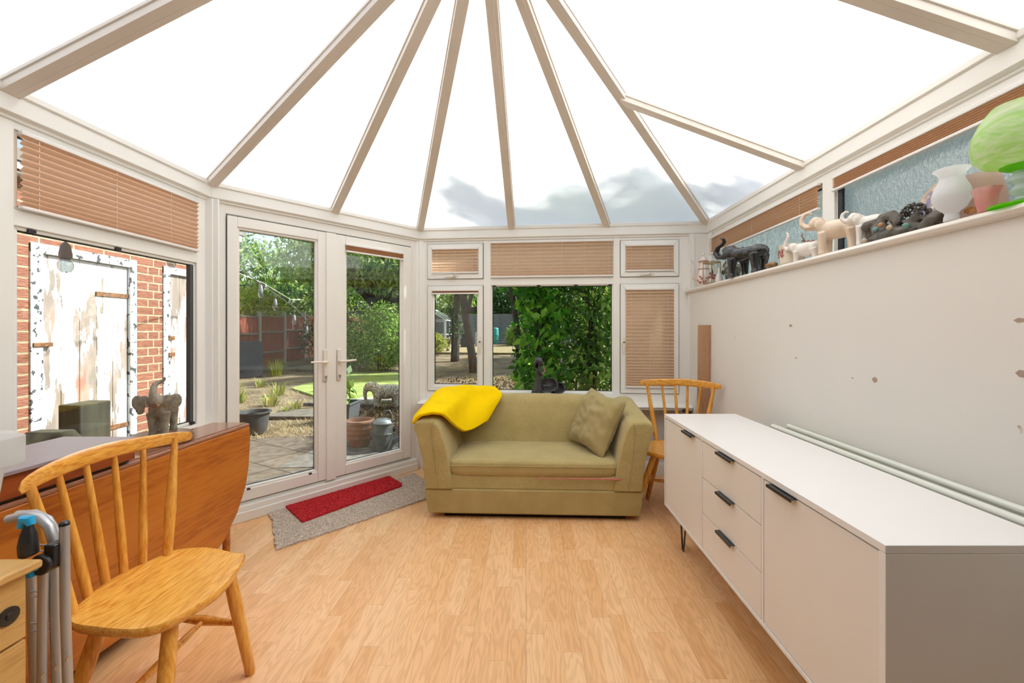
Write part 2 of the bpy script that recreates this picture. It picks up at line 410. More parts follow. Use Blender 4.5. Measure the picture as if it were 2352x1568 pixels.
for i, (a, b) in enumerate(rafts):
    d = (b-a).normalized(); side = d.cross(Vector((0,0,1))).normalized(); n = side.cross(d).normalized()
    m = MB(); w = 0.058 if i < 6 else 0.064
    m.bar(a - n*0.012 - d*0.02, b - n*0.012, w, 0.05, n)
    m.bar(a - n*0.002 - d*0.02, b - n*0.002, w+0.012, 0.012, n)
    m.bar(a - n*0.012 - side*0.008, b - n*0.012 - side*0.008, 0.003, 0.0515, n)
    o = m.build('trim_%d' % (i+1), m_raft, bevel=0.004); struct(o, 'beige roof glazing bar')
o = MB().bar(HUBE - Vector((0,0,0.03)), HUB - Vector((0,0,0.03)), 0.12, 0.08).build('trim_12', m_raft, bevel=0.006); struct(o, 'roof ridge beam')
# ring beam (mitred)
pin = [(1.575, Y0), BR, RC, LC, (-2.017, Y0)]
def rev(prof): return [(a, z) for a, z in prof]
m = MB(); sweep(m, pin, [(0.0, 2.135), (0.0, 2.205), (0.008, 2.21), (0.008, 2.236), (0.0, 2.245), (-0.11, 2.25), (-0.11, 2.115), (-0.02, 2.115), (-0.02, 2.128)])
o = m.build('trim_13', m_upvc, bevel=0.003); struct(o, 'white ring beam under the roof')
# dwarf walls left and back, outer skin
m = MB(); sweep(m, [(-0.96,3.79),(-0.964,3.836)][:0] or [(1.60,3.598),(-0.981,3.836)], [(0.0,-0.1),(0.0,0.60),(-0.20,0.60),(-0.20,-0.1)])
o = m.build('wall_back', m_wallplain); struct(o)
m = MB(); m.box(-2.26,-2.045,Y0-0.2,2.66,-0.1,0.61); o = m.build('wall_left', m_wallplain); struct(o)
# sills
m = MB(); sweep(m, [(1.43,3.555),(-0.975,3.775)], [(0.07,0.612),(0.08,0.622),(0.07,0.636),(0.0,0.64),(-0.12,0.64),(-0.12,0.60),(0.07,0.60)])
o = m.build('trim_14', m_upvc, bevel=0.004); struct(o, 'white window sill behind the sofa')
m = MB(); m.box(-2.14,-1.96,Y0,2.60,0.60,0.64); o = m.build('trim_15', m_upvc, bevel=0.008); struct(o, 'white sill under the left window')
# right wall, thick to ledge, with ledge
m = MB(); m.box(1.425,1.80,Y0-0.2,3.56,-0.1,1.61); o = m.build('wall_right', m_wall); struct(o, 'off-white plaster wall with small chips')
m = MB(); sweep(m, [(1.60,Y0-0.1),(1.60,3.60)], [(0.197,1.612),(0.205,1.626),(0.197,1.64),(0.18,1.643),(0.0,1.643),(0.0,1.608),(0.18,1.608)])
o = m.build('trim_16', m_ledge, bevel=0.003); struct(o, 'cream rounded ledge along the right wall')
# paint chips on the right wall (thin plaster scars)
chips = [(1816,748,.011),(1828,822,.005),(2010,872,.011),(2342,735,.010),(2348,857,.014),(1958,868,.004),(1688,775,.004)]
m = MB()
rnd = random.Random(3)
for px, py, r in chips:
    Y = 940*1.425/(px-1208); z = 1.275-(py-761)*Y/940
    k = rnd.randint(5,7); pts = [(Y+r*1.3*math.cos(2*PI*i/k)*rnd.uniform(.6,1.2), z+r*math.sin(2*PI*i/k)*rnd.uniform(.6,1.2)) for i in range(k)]
    m.prism(pts, 1.4243, 1.426, lambda a,b,c: (c,a,b))
o = m.build('trim_17', m_chip); struct(o, 'chipped paint marks on the wall')
# skirting back
m = MB(); sweep(m, [(1.425,3.613),(-0.975,3.835)], [(0.0,0.0),(0.016,0.0),(0.016,0.095),(0.008,0.115),(0.0,0.118)]); o = m.build('baseboard_back', m_upvc_w); struct(o)
m = MB(); m.box(1.409,1.425,Y0,3.60,0,0.11); o = m.build('baseboard_right', m_upvc_w, bevel=0.004); struct(o)
# corner posts
def post(cx_, cy_, a, w, z0, z1, name, mat=m_upvc):
    m = MB(); M3 = Matrix.Rotation(a, 3, 'Z')
    for (w_, d_) in ((w, .07), (w*0.5, .085)):
        q = [M3 @ Vector((x, y, 0)) + Vector((cx_, cy_, 0)) for x, y in ((-w_/2,-d_/2),(w_/2,-d_/2),(w_/2,d_/2),(-w_/2,d_/2))]
        m.prism([(p.x,p.y) for p in q], z0, z1)
    o = m.build(name, mat, bevel=0.004); struct(o)
post(-2.055, 2.652, R(25), 0.12, 0, 2.13, 'trim_18'); post(-0.985, 3.862, R(23), 0.115, 0, 2.13, 'trim_19')
m = MB(); m.box(1.43,1.62,3.575,3.63,0.60,2.13); m.box(1.455,1.475,3.568,3.6,1.64,2.12); m.box(1.585,1.66,3.50,3.62,1.64,2.13); o = m.build('trim_20', m_upvc, bevel=0.003); struct(o, 'white corner panel beside the ledge')
# house behind the camera
m = MB(); m.box(-2.3,-1.75,-0.12,Y0,-0.1,3.3); m.box(1.45,1.9,-0.12,Y0,-0.1,3.3); m.box(-1.75,1.45,-0.12,Y0,2.25,3.3); o = m.build('wall_rear', m_wallplain); struct(o)
m = MB(); m.box(-3.2,-3.1,-4,-0.12,0,2.5); m.box(2.5,2.6,-4,-0.12,0,2.5); m.box(-3.2,2.6,-4.1,-4,0,2.5); m.box(-3.2,2.6,-4.1,-0.12,2.4,2.5); m.box(-3.1,-2.3,-0.12,-.02,0,2.5); m.box(1.9,2.5,-.12,-.02,0,2.5); o = m.build('wall_house', m_dark_room); struct(o)

# ---------------------------------------------------------------- windows (local: x along wall, y outwards, z up)
def frame_root(name, ox, oy, dx, dy, label=None):
    o = bpy.data.objects.new(name, None); COL.objects.link(o); o.location = (ox, oy, 0); o.rotation_euler = (0,0,math.atan2(dy,dx)); o.empty_display_size=.05
    struct(o, label); return o
def ring(m, x0, x1, z0, z1, w, d0, d1, wb=None):
    wb = w if wb is None else wb
    def q(a, b, c, d):  # quad prism in xz
        v = [(p[0], y, p[1]) for y in (d0, d1) for p in (a, b, c, d)]
        m.add(v, [(0,1,2,3),(7,6,5,4),(0,4,5,1),(1,5,6,2),(2,6,7,3),(3,7,4,0)])
    q((x0,z0),(x1,z0),(x1-w,z0+wb),(x0+w,z0+wb)); q((x0,z1),(x0+w,z1-w),(x1-w,z1-w),(x1,z1))
    q((x0,z0),(x0+w,z0+wb),(x0+w,z1-w),(x0,z1)); q((x1,z0),(x1,z1),(x1-w,z1-w),(x1-w,z0+wb))
def pane(root, x0, x1, z0, z1, mat=None, y=0.035, dark=True, frame=None):
    mat = mat or m_glass
    g = MB(); g.box(x0-0.005,x1+0.005,y,y+0.004,z0-0.005,z1+0.005); g.build('pane', mat, root)
    if dark:
        s = MB(); ring(s, x0-0.004, x1+0.004, z0-0.004, z1+0.004, 0.009, y-0.012, y-0.001); s.build('seal', m_seal, root)
def bead(m, x0, x1, z0, z1, d=0.012):
    ring(m, x0-0.018, x1+0.018, z0-0.018, z1+0.018, 0.018, d, 0.03)
def clips(root, xs, z):
    for x in xs:
        MB().box(x-0.014,x+0.014,0.004,0.02,z-0.006,z+0.007).build('clip', m_seal, root, bevel=0.001)
def window_handle(root, x, z, vertical=True, flip=1):
    h = MB()
    if vertical:
        h.box(x-0.012,x+0.012,-0.014,0.0,z-0.045,z+0.045)
        h.tube([(x,-0.014,z),(x,-0.034,z),(x,-0.038,z-0.02),(x,-0.036,z-0.105)],[0.012,0.012,0.011,0.007],10)
    else:
        h.box(x-0.035,x+0.035,-0.014,0.0,z-0.011,z+0.011)
        h.tube([(x,-0.014,z),(x,-0.034,z),(x+0.0,-0.036,z),(x-0.095*flip,-0.030,z-0.008)],[0.012,0.012,0.011,0.006],10)
    o = h.build('handle', m_white_handle, root, bevel=0.002)
    k = MB(); k.tube([(x,-0.038,z),(x,-0.049,z)],0.009,12); k.build('lock_button', m_steel, o)

# LEFT wall window
wl = frame_root('window_1', -2.045, 0, 0, 1)
m = MB()
for (a, b) in ((Y0, 0.62), (0.70, 1.56), (1.64, 2.55)):
    ring(m, a-0.06 if a>.2 else a, b+0.06, 1.705, 2.13, 0.0, 0, 0.06) if 0 else None
m.box(1.56-0.0,1.636,0,0.07,0.64,2.13); m.box(0.62,0.70,0,0.07,0.64,2.13); m.box(Y0+.001,2.619,0.002,0.068,2.085,2.134); m.box(Y0+.001,2.619,0.002,0.068,1.70,1.765)
m.box(Y0+.001,2.619,0.002,0.068,0.635,0.70); m.box(2.545,2.63,0,0.07,0.64,2.13); m.box(Y0-.02,Y0+0.05,0,0.07,0.64,2.13)
for a, b in ((0.17,0.62),(0.70,1.56),(1.636,2.545)):
    bead(m, a+0.02, b-0.02, 0.72, 1.685); bead(m, a+0.02, b-0.02, 1.78, 2.068)
m.build('window_frame', m_upvc, wl, bevel=0.003)
for a, b in ((0.17,0.62),(0.70,1.56),(1.636,2.545)):
    pane(wl, a+0.02, b-0.02, 0.72, 1.685); pane(wl, a+0.02, b-0.02, 1.78, 2.068)
clips(wl, (1.70, 2.06), 1.69)
m = MB(); m.box(2.50,2.53,0.0,0.02,0.705,0.72); m.build('clip', m_seal, wl)
MB().box(2.500,2.5245,0.006,0.030,0.722,1.684).build('side_channel', M('dark_grey_channel',(0.05,0.055,0.06),rough=0.4), wl)

# BACK wall windows
wb_ = frame_root('window_2', -0.981, 3.836, 0.9957, -0.092)
m = MB()
m.box(0,0.06,0,0.07,0.64,2.13); m.box(2.345,2.46,0,0.07,0.64,2.13); m.box(0.001,2.459,0.002,0.068,2.09,2.134); m.box(0.001,2.459,0.002,0.068,1.70,1.762); m.box(0.001,2.459,0.002,0.068,0.635,0.722)
m.box(0.592,0.66,0,0.07,0.64,2.13); m.box(1.772,1.832,0,0.07,0.64,2.13)
bead(m, 0.672, 1.762, 0.735, 1.69); bead(m, 0.672, 1.762, 1.775, 2.08)
m.build('window_frame', m_upvc, wb_, bevel=0.003)
pane(wb_, 0.672, 1.762, 0.735, 1.69); pane(wb_, 0.672, 1.762, 1.775, 2.08)
clips(wb_, (0.69, 1.10, 1.44, 1.745), 1.692)
for nm, (a, b, c, d) in {'w1':(0.065,0.587,1.764,2.086),'w2':(0.065,0.587,0.726,1.698),'w3':(1.836,2.34,1.764,2.086),'w4':(1.836,2.34,0.726,1.698)}.items():
    m = MB(); ring(m, a, b, c, d, 0.042, -0.012, 0.04); bead(m, a+0.056, b-0.056, c+0.056, d-0.056, d=-0.002)
    s = m.build('sash', m_upvc, wb_, bevel=0.003)
    s2 = MB(); ring(s2, a-0.002, b+0.002, c-0.002, d+0.002, 0.004, -0.0045, -0.001); s2.build('gasket', m_seal, wb_)
    pane(wb_, a+0.056, b-0.056, c+0.056, d-0.056)
window_handle(wb_, 0.326, 1.785, False); window_handle(wb_, 2.09, 1.785, False)
window_handle(wb_, 0.565, 1.18, True); window_handle(wb_, 1.862, 1.18, True)

# RIGHT high windows
wr = frame_root('window_3', 1.60, 3.57, 0, -1)
m = MB()
m.box(0.001,3.449,0.002,0.068,2.075,2.134); m.box(0.001,3.449,0.002,0.068,1.635,1.675); m.box(0,0.03,0,0.07,1.64,2.13)
for x in (1.36, 2.75): m.box(x,x+0.085,0,0.07,1.64,2.13)
m.box(3.40,3.45,0,.07,1.64,2.13)
for a, b in ((0.03,1.36),(1.445,2.75),(2.835,3.40)): bead(m, a+0.02, b-0.02, 1.69, 2.06)
m.build('window_frame', m_upvc, wr, bevel=0.003)
for a, b in ((0.03,1.36),(1.445,2.75),(2.835,3.40)): pane(wr, a+0.02, b-0.02, 1.69, 2.06, mat=m_obscure)
m = MB(); m.box(1.47,1.50,0.0,0.012,1.66,2.0); m.build('clip', m_seal, wr)

# FRENCH DOORS on the angled wall
da = frame_root('door_1', -2.04, 2.642, 0.657, 0.7535, 'left french door with its frame')
m = MB()
m.box(0.0,0.085,0,0.07,0.02,2.13); m.box(1.49,1.571,0,0.07,0.02,2.13); m.box(0.001,1.570,0.002,0.068,2.055,2.134); m.box(0.06,1.52,0.002,0.068,0.001,0.115)
m.box(0.03,1.54,-0.05,0.02,0.0,0.065); m.box(0.03,1.54,-0.035,0.02,0.065,0.10)
m.build('door_frame', m_upvc_w, da, bevel=0.004)
def leaf(root, x0, x1, gx0, gx1):
    m = MB(); zb, zt = 0.125, 2.045; g0, g1 = 0.215, 1.965
    for (a, b, c, d) in ((x0,gx0-0.012,zb,zt),(gx1+0.012,x1,zb,zt),(gx0-0.012,gx1+0.012,zb,g0-0.012),(gx0-0.012,gx1+0.012,g1+0.012,zt)):
        m.box(a,b,-0.014,0.05,c,d)
    ring(m, gx0-0.013, gx1+0.013, g0-0.013, g1+0.013, 0.016, -0.004, 0.03)
    m.build('door_leaf', m_upvc_w, root, bevel=0.004)
    pane(root, gx0, gx1, g0, g1)
    s2 = MB(); ring(s2, x0-0.003, x1+0.003, zb-0.003, zt+0.004, 0.005, -0.006, -0.001); s2.build('gasket', m_seal, root)
leaf(da, 0.09, 0.735, 0.158, 0.654)
clips(da, (0.185, 0.625), 1.972)
m = MB(); m.box(0.60,0.62,-0.016,0.01,0.195,0.205); m.box(0.20,0.22,-0.016,0.01,0.195,0.205); m.build('clip', m_seal, da)
db = frame_root('door_2', -2.04, 2.642, 0.657, 0.7535, 'right french door')
leaf(db, 0.745, 1.485, 0.89, 1.392)
m = MB(); m.box(0.725,0.80,-0.024,-0.012,0.115,2.045); m.build('meeting_strip', m_upvc_w, db, bevel=0.003)
def door_handle(root, x, fx):
    h = MB(); h.box(x-0.015,x+0.015,-0.034,-0.014,0.89,1.135)
    o = h.build('handle_plate', m_white_handle, root, bevel=0.006, seg=3)
    l = MB(); l.tube([(x,-0.03,1.04),(x,-0.062,1.04),(x+0.02*fx,-0.068,1.04),(x+0.12*fx,-0.064,1.045)],[0.011,0.011,0.011,0.007],10); l.build('handle', m_white_handle, o)
    k = MB(); k.tube([(x,-0.034,0.925),(x,-0.037,0.925)],0.010,14); k.box(x-0.004,x+0.004,-0.037,-0.034,0.900,0.925); k.build('keyhole', m_steel, o)
door_handle(da, 0.716, -1); door_handle(db, 0.822, 1)

# ---------------------------------------------------------------- pleated blinds
def blind(label, ox, oy, dx, dy, x0, x1, ztop, zbot, group=None, pitch=0.025, depth=0.016, y=-0.012, cords=None):
    r = thing('pleated_blind', label, 'blind', (ox+dx*x0, oy+dy*x0, 0), math.atan2(dy,dx), group)
    w = x1-x0
    MB().box(0,w,y-0.008,y+0.010,ztop-0.017,ztop).build('head_rail', m_blindrail, r, bevel=0.003)
    MB().box(0,w,y-0.010,y+0.010,zbot,zbot+0.013).build('bottom_rail', m_blindrail, r, bevel=0.003)
    za, zb = ztop-0.014, zbot+0.013
    # pleats tighten toward the bottom as the fabric stacks
    n = max(4, int(round((za-zb)/pitch))); pts = []
    for i in range(2*n+1):
        t = i/(2*n); tt = t + 0.10*math.sin(PI*t)*t if (za-zb) > 0.08 else t
        pts.append((y + (depth*0.5 if i % 2 else -depth*0.5), za - (za-zb)*min(1, tt)))
    m = MB()
    nx = 12
    for i in range(len(pts)-1):
        (ya, z0_), (yb, z1_) = pts[i], pts[i+1]
        m.add([(0.004,ya,z0_),(w-0.004,ya,z0_),(w-0.004,yb,z1_),(0.004,yb,z1_)], [(0,1,2,3)])
    o = m.build('pleated_fabric', m_blind, r, ang=5)
    if za-zb > 0.08:
        for c in (cords or [w*0.12, w*0.5, w*0.88]):
            MB().tube([(c,y-depth*0.02,zb),(c,y-depth*0.02,za)],0.0013,6).build('cord', m_cord, r)
    return r
gB = None
Lw = (-2.045, 0, 0, 1); Bw = (-0.981, 3.836, 0.9957, -0.092); Aw = (-2.04, 2.642, 0.657, 0.7535); Rw = (1.60, 3.57, 0, -1)
blind('tan pleated blind fully lowered over the high left window beside the brick outbuilding', *Lw, 1.645, 2.54, 2.085, 1.768, cords=[0.065,0.39,0.70])
blind('small tan pleated blind over the top light left of the wide back window', *Bw, 0.108, 0.545, 2.05, 1.812, pitch=0.028, y=-0.018)
blind('wide tan pleated blind over the middle top light above the sofa', *Bw, 0.662, 1.770, 2.10, 1.768, cords=[0.05,0.24,0.45,0.65,0.86,1.07], pitch=0.030)
blind('small tan pleated blind over the top light nearest the ledge', *Bw, 1.880, 2.296, 2.05, 1.808, pitch=0.028, y=-0.018)
blind('narrow tan pleated blind raised to a thin strip over the left opening casement', *Bw, 0.108, 0.548, 1.665, 1.62, pitch=0.006, y=-0.018)
blind('tall tan pleated blind lowered over the right casement behind the spindle-back chair', *Bw, 1.880, 2.30, 1.66, 0.775, pitch=0.029, y=-0.018)
blind('tan pleated blind raised to a strip at the top of the right french door', *Aw, 0.878, 1.405, 1.985, 1.915, pitch=0.006, y=-0.020)
blind('tan pleated blind half lowered over the far high window above the black elephant', *Rw, 0.03, 1.352, 2.085, 1.935, pitch=0.016)
blind('tan pleated blind pulled up tight over the near high window above the green glass lamp', *Rw, 1.452, 2.742, 2.078, 1.995, pitch=0.009)
# ================================================================ FURNITURE
# ---- sofa
def fabric(name, c1, c2, scale=260):
    m, nt, out = newmat(name)
    b = nd(nt, 'ShaderNodeBsdfPrincipled'); b.inputs['Roughness'].default_value = 0.9; b.inputs['Sheen Weight'].default_value = 0.25; b.inputs['Specular IOR Level'].default_value = 0.15
    n = nd(nt, 'ShaderNodeTexNoise'); n.inputs['Scale'].default_value = scale; n.inputs['Detail'].default_value = 2; L(nt, coords(nt, (1,1,1)), n.inputs['Vector'])
    n2 = nd(nt, 'ShaderNodeTexNoise'); n2.inputs['Scale'].default_value = 7; n2.inputs['Detail'].default_value = 3; L(nt, coords(nt), n2.inputs['Vector'])
    f = math_(nt, 'ADD', math_(nt, 'MULTIPLY', n.outputs[0], 0.7), math_(nt, 'MULTIPLY', n2.outputs[0], 0.3))
    L(nt, ramp(nt, f, [(0.36, c2), (0.62, c1)]), b.inputs['Base Color'])
    bp = nd(nt, 'ShaderNodeBump'); bp.inputs['Strength'].default_value = 0.35; bp.inputs['Distance'].default_value = 0.003
    L(nt, n.outputs[0], bp.inputs['Height']); L(nt, bp.outputs[0], b.inputs['Normal']); L(nt, b.outputs[0], out.inputs[0]); return m
m_sofa = fabric('olive_green_upholstery', (0.50,0.405,0.175), (0.36,0.285,0.11))
m_cush = fabric('olive_cushion_fabric', (0.42,0.34,0.15), (0.30,0.24,0.10))
m_base_dark = M('black_sofa_base', (0.02,0.018,0.015), rough=0.8)
sofa = thing('sofa', 'olive green two-seater sofa with flared arms standing under the back window', 'sofa', (0.045,2.765,0), R(-2.2)); sofa.scale = (1.02,1,1)
MB().box(-0.60,0.62,0.05,0.64,0.0,0.05).build('plinth', m_base_dark, sofa)
MB().hexa([(-.70,.0,.035),(.71,.0,.035),(.71,.68,.035),(-.70,.68,.035)], [(-.725,.0,.203),(.73,.0,.203),(.73,.68,.203),(-.725,.68,.203)]).build('base', m_sofa, sofa, bevel=0.012, seg=3)
MB().hexa([(-.60,.006,.20),(.60,.006,.20),(.60,.3,.20),(-.60,.3,.20)], [(-.57,.018,.297),(.57,.018,.297),(.57,.3,.297),(-.57,.3,.297)]).build('front_panel', m_sofa, sofa, bevel=0.012, seg=3)
def puffy(x0,x1,y0,y1,z0,z1,n=18,p=5.0,bulge=0.02):
    """rounded seat cushion as a super-ellipsoid with a soft crown"""
    def fn(u, v):
        a = 2*PI*u; b = -PI/2+PI*v
        def sg(c, e): return math.copysign(abs(c)**e, c)
        e = 2/p*1.15; e2 = 0.42
        cx_ = sg(math.cos(b), e2)*sg(math.cos(a), e); cy_ = sg(math.cos(b), e2)*sg(math.sin(a), e); cz_ = sg(math.sin(b), e2)
        x = (x0+x1)/2+cx_*(x1-x0)/2; y = (y0+y1)/2+cy_*(y1-y0)/2; z = (z0+z1)/2+cz_*(z1-z0)/2
        if cz_ > 0: z += bulge*cz_*(1-cx_**2)*(1-cy_**2)
        return (x, y, z)
    return MB().grid(fn, 64, 22, True)
m = MB()
def cush(u, v):
    # wrap: bottom -> front/side wall -> crowned top, rounded rectangle footprint
    a = 2*PI*u; hx, hy = .578, .288
    c, s_ = math.cos(a), math.sin(a); e = 0.16
    fx_ = math.copysign(abs(c)**e, c); fy_ = math.copysign(abs(s_)**e, s_)
    prof = [(0,0),(.55,0),(.93,.0),(.975,.10),(1.0,.30),(1.0,.68),(.985,.88),(.94,1.0),(.75,1.06),(.4,1.10),(0,1.11)]
    k = v*(len(prof)-1); i = min(int(k), len(prof)-2); t = k-i; r_ = prof[i][0]*(1-t)+prof[i+1][0]*t; zz = prof[i][1]*(1-t)+prof[i+1][1]*t
    wv = 0.003*mnoise.noise(Vector((fx_*r_*4, fy_*r_*2, 7)))
    ins = 0.03 if False else 0
    return (fx_*r_*hx, .292+fy_*r_*hy, .284+zz*.108+wv)
m.grid(cush, 120, 31, True).build('seat_cushion', m_sofa, sofa, ang=60)
pp = [(-.565+0.0,.004,.352),(0,-.003,.352),(.565,.004,.352)]
MB().tube([(-.55,.0,.362),(-.3,-.001,.362),(0,-.001,.362),(.3,-.001,.362),(.55,.0,.362)], 0.0022, 6).build('piping', m_sofa, sofa)
# backrest: lofted section leaning back
def loft(sections, closed_ends=True):
    m = MB(); n = len(sections[0]); v = [p for s_ in sections for p in s_]
    f = [(i*n+k, i*n+(k+1)%n, (i+1)*n+(k+1)%n, (i+1)*n+k) for i in range(len(sections)-1) for k in range(n)]
    f += [tuple(range(n-1,-1,-1)), tuple((len(sections)-1)*n+k for k in range(n))]
    return m.add(v, f)
def back_sec(x, dz=0.0):
    pr = [(.46,.22),(.50,.40),(.53,.55),(.565,.68),(.60,.735),(.64,.752),(.69,.745),(.715,.71),(.72,.5),(.70,.20)]
    return [(x, y, z+(dz if z > .6 else 0)) for y, z in pr]
loft([back_sec(x, dz) for x, dz in ((-.60,-.03),(-.56,-.005),(-.50,.004),(-.3,.008),(0,.01),(.3,.006),(.50,.0),(.56,-.01),(.60,-.035))]).build('backrest', m_sofa, sofa, ang=70)
def arm(s):
    secs = []
    for y, h, t in ((-.010,.655,0.0),(-.002,.668,.012),(.03,.678,.016),(.2,.690,.012),(.42,.715,.006),(.60,.735,0.0),(.68,.735,0),(.70,.72,-.01)):
        # section outline from outer bottom round the top to inner bottom
        o = [( .705,.205),(.725,.40),(.765-.0,.58),(.785,h-.045),(.770,h-.010),(.735,h),(.685,h-.002),(.645,h-.018),(.618+t*.3,h-.06),(.590,.50),(.563,.36),(.548,.26),(.540,.205)]
        secs.append([(s*(x+(0.012 if x > .7 else -t*0.4)), y, z) for x, z in o])
    a = loft(secs).build('arm', m_sofa, sofa, ang=60, bevel=0.014, seg=3)
    MB().tube([(s*.660,-.014,h_) for h_ in (.665,)]+[(s*.668,-.0125,.60),(s*.655,-.012,.45),(s*.635,-.012,.30),(s*.622,-.012,.21)], 0.003, 6).build('piping', m_sofa, a)
    return a
arm(-1); arm(1)
# pink cloth under the seat cushion
m_pink = M('pink_cloth', (0.55,0.20,0.14), rough=0.9, var=0.2, vscale=30)
o = MB().tube([(-.0+.06,2.752,.289),(.3,2.742,.289),(.5,2.735,.289),(.60,2.732,.288),(.648,2.74,.287)], [0.003,0.005,0.006,0.009,0.008], 8).build('folded_cloth', m_pink); tag(o, 'edge of a pink folded cloth poking out under the sofa seat cushion', 'cloth')

# ---- pillow
def pillow(mat, S_=0.41, T=0.085):
    m = MB()
    def sh(u, v, s):
        a, b = 2*u-1, 2*v-1
        k = max(0, (1-abs(a)**3.0))**0.55 * max(0, (1-abs(b)**3.0))**0.55
        pin = 1 - 0.10*(1-abs(a*b)) * (max(abs(a),abs(b))**4)
        nz = 0.022*mnoise.noise(Vector((a*2.2, b*2.2, s*3))) + 0.014*mnoise.noise(Vector((a*5+b*2, b*5, s)))
        return (a*S_/2*pin, b*S_/2*pin, s*(T*k + nz*k))
    m.grid(lambda u,v: sh(u,v,1), 36, 36); m.grid(lambda u,v: sh(u,v,-1), 36, 36)
    return m
r = thing('cushion', 'square olive green scatter cushion leaning in the right corner of the sofa', 'cushion')
pillow(m_cush, 0.44).build('cushion_cover', m_cush, r, ang=70)
e1 = Vector((.17,.04,.37)).normalized(); e2 = Vector((.2,-.36,.0)); e2 = (e2 - e1*e2.dot(e1)).normalized(); e3 = e2.cross(e1); e3 = e2.cross(e1)
Mx = Matrix((e2, e1, e2.cross(e1))).transposed().to_4x4(); Mx.translation = Vector((.525,3.065,.605)); r.matrix_world = Mx
# ---- yellow blanket
def cr(p0,p1,p2,p3,t):
    return 0.5*((2*p1)+(-p0+p2)*t+(2*p0-5*p1+4*p2-p3)*t*t+(-p0+3*p1-3*p2+p3)*t**3)
def patch(ctrl, nu, nv):
    H = len(ctrl); W = len(ctrl[0]); C = [[Vector(p) for p in row] for row in ctrl]
    def row_eval(row, u):
        x = u*(W-1); i = min(int(x), W-2); t = x-i
        g = lambda k: row[max(0, min(W-1, k))]
        return cr(g(i-1), g(i), g(i+1), g(i+2), t)
    def fn(u, v):
        y = v*(H-1); j = min(int(y), H-2); t = y-j
        rr = [row_eval(C[max(0, min(H-1, k))], u) for k in (j-1, j, j+1, j+2)]
        return cr(*rr, t)
    return fn
bl_ctrl = [
 [(-.785,3.42,.62),(-.72,3.50,.70),(-.56,3.53,.74),(-.40,3.53,.75),(-.26,3.52,.77)],
 [(-.79,3.36,.70),(-.72,3.44,.785),(-.56,3.46,.808),(-.40,3.455,.808),(-.265,3.44,.802)],
 [(-.79,3.18,.70),(-.71,3.24,.765),(-.57,3.33,.800),(-.40,3.365,.802),(-.235,3.37,.796)],
 [(-.788,3.0,.685),(-.71,3.02,.742),(-.57,3.08,.745),(-.42,3.285,.735),(-.20,3.325,.765)],
 [(-.782,2.86,.67),(-.70,2.85,.725),(-.575,2.88,.718),(-.455,3.13,.625),(-.205,3.29,.725)],
 [(-.778,2.81,.64),(-.71,2.79,.70),(-.578,2.825,.70),(-.455,3.03,.535),(-.30,3.20,.575)]]
m_yel = M('yellow_fleece', (1.0,0.68,0.002), rough=0.95, var=0.10, vscale=5, bump=0.5, bscale=300, spec=0.1, bdist=0.003)
pf = patch(bl_ctrl, 5, 6)
def blf(u, v):
    p = pf(u, v); n = 0.007*mnoise.noise(Vector((p.x*9, p.y*6, p.z*6))) + 0.004*mnoise.noise(Vector((p.x*22, p.y*16, 3)))
    return (p.x, p.y - abs(n)*.6, p.z + n + 0.007)
o = MB().grid(blf, 60, 60).build('blanket', m_yel, solid=0.020, ang=80); o.modifiers['t'].offset = 0.6
tag(o, 'bright yellow fleece blanket draped over the left arm of the green sofa', 'blanket')

# ---- rugs
def rug(name, poly, h, mat, label, cat, fr=0.006, z=0.0, hair=0):
    # densified outline with a slightly ragged edge
    pts = []
    for i in range(len(poly)):
        a, b = Vector(poly[i]), Vector(poly[(i+1)%len(poly)]); k = max(2, int((b-a).length/0.012)); nn = Vector((-(b-a).y, (b-a).x)).normalized()
        for j in range(k):
            p = a+(b-a)*(j/k); q = mnoise.noise(Vector((p.x*60,p.y*60,0)))*fr + mnoise.noise(Vector((p.x*14,p.y*14,5)))*fr
            pts.append((p.x+nn.x*q, p.y+nn.y*q))
    m = MB().prism(pts, z, z+h)
    o = m.build(name, mat, ang=40); tag(o, label, cat)
    # tufts
    P_ = np.array(pts); mn = P_.min(0); mx = P_.max(0); rn = random.Random(5); t = MB(); pc = [Vector(p) for p in poly]
    def inside(x, y):
        c = False; j = len(poly)-1
        for i in range(len(poly)):
            if ((poly[i][1] > y) != (poly[j][1] > y)) and (x < (poly[j][0]-poly[i][0])*(y-poly[i][1])/(poly[j][1]-poly[i][1])+poly[i][0]): c = not c
            j = i
        return c
    cnt = 0
    while cnt < hair:
        x = rn.uniform(mn[0]-.01, mx[0]+.01); y = rn.uniform(mn[1]-.01, mx[1]+.01)
        if not inside(x, y): continue
        cnt += 1; a = rn.uniform(0, 2*PI); w = 0.0022; l = rn.uniform(.006,.012); lx = math.cos(a)*l*.8; ly = math.sin(a)*l*.8
        t.add([(x-w,y,z+h-.002),(x+w,y,z+h-.002),(x+lx,y+ly,z+h+l*.6)], [(0,1,2)])
    if hair:
        p = t.build('pile', mat, o, kind='leaves'); p['kind'] = 'stuff'
    return o
m_rugb = M('oatmeal_pile', (0.70,0.585,0.47), rough=1.0, var=0.35, vscale=110, bump=1.0, bscale=160, bdist=0.006, contrast=(0.4,0.6))
m_rugr = M('red_pile', (0.66,0.020,0.028), rough=1.0, var=0.35, vscale=130, bump=1.0, bscale=190, bdist=0.006, contrast=(0.4,0.6))
rug('rug', [(-1.45,2.375),(-.70,3.16),(-.66,3.24),(-1.00,3.66),(-1.80,2.86),(-1.70,2.74)], 0.012, m_rugb, 'beige pile rug with a frayed end lying in front of the french doors', 'rug', fr=0.010, hair=9000)
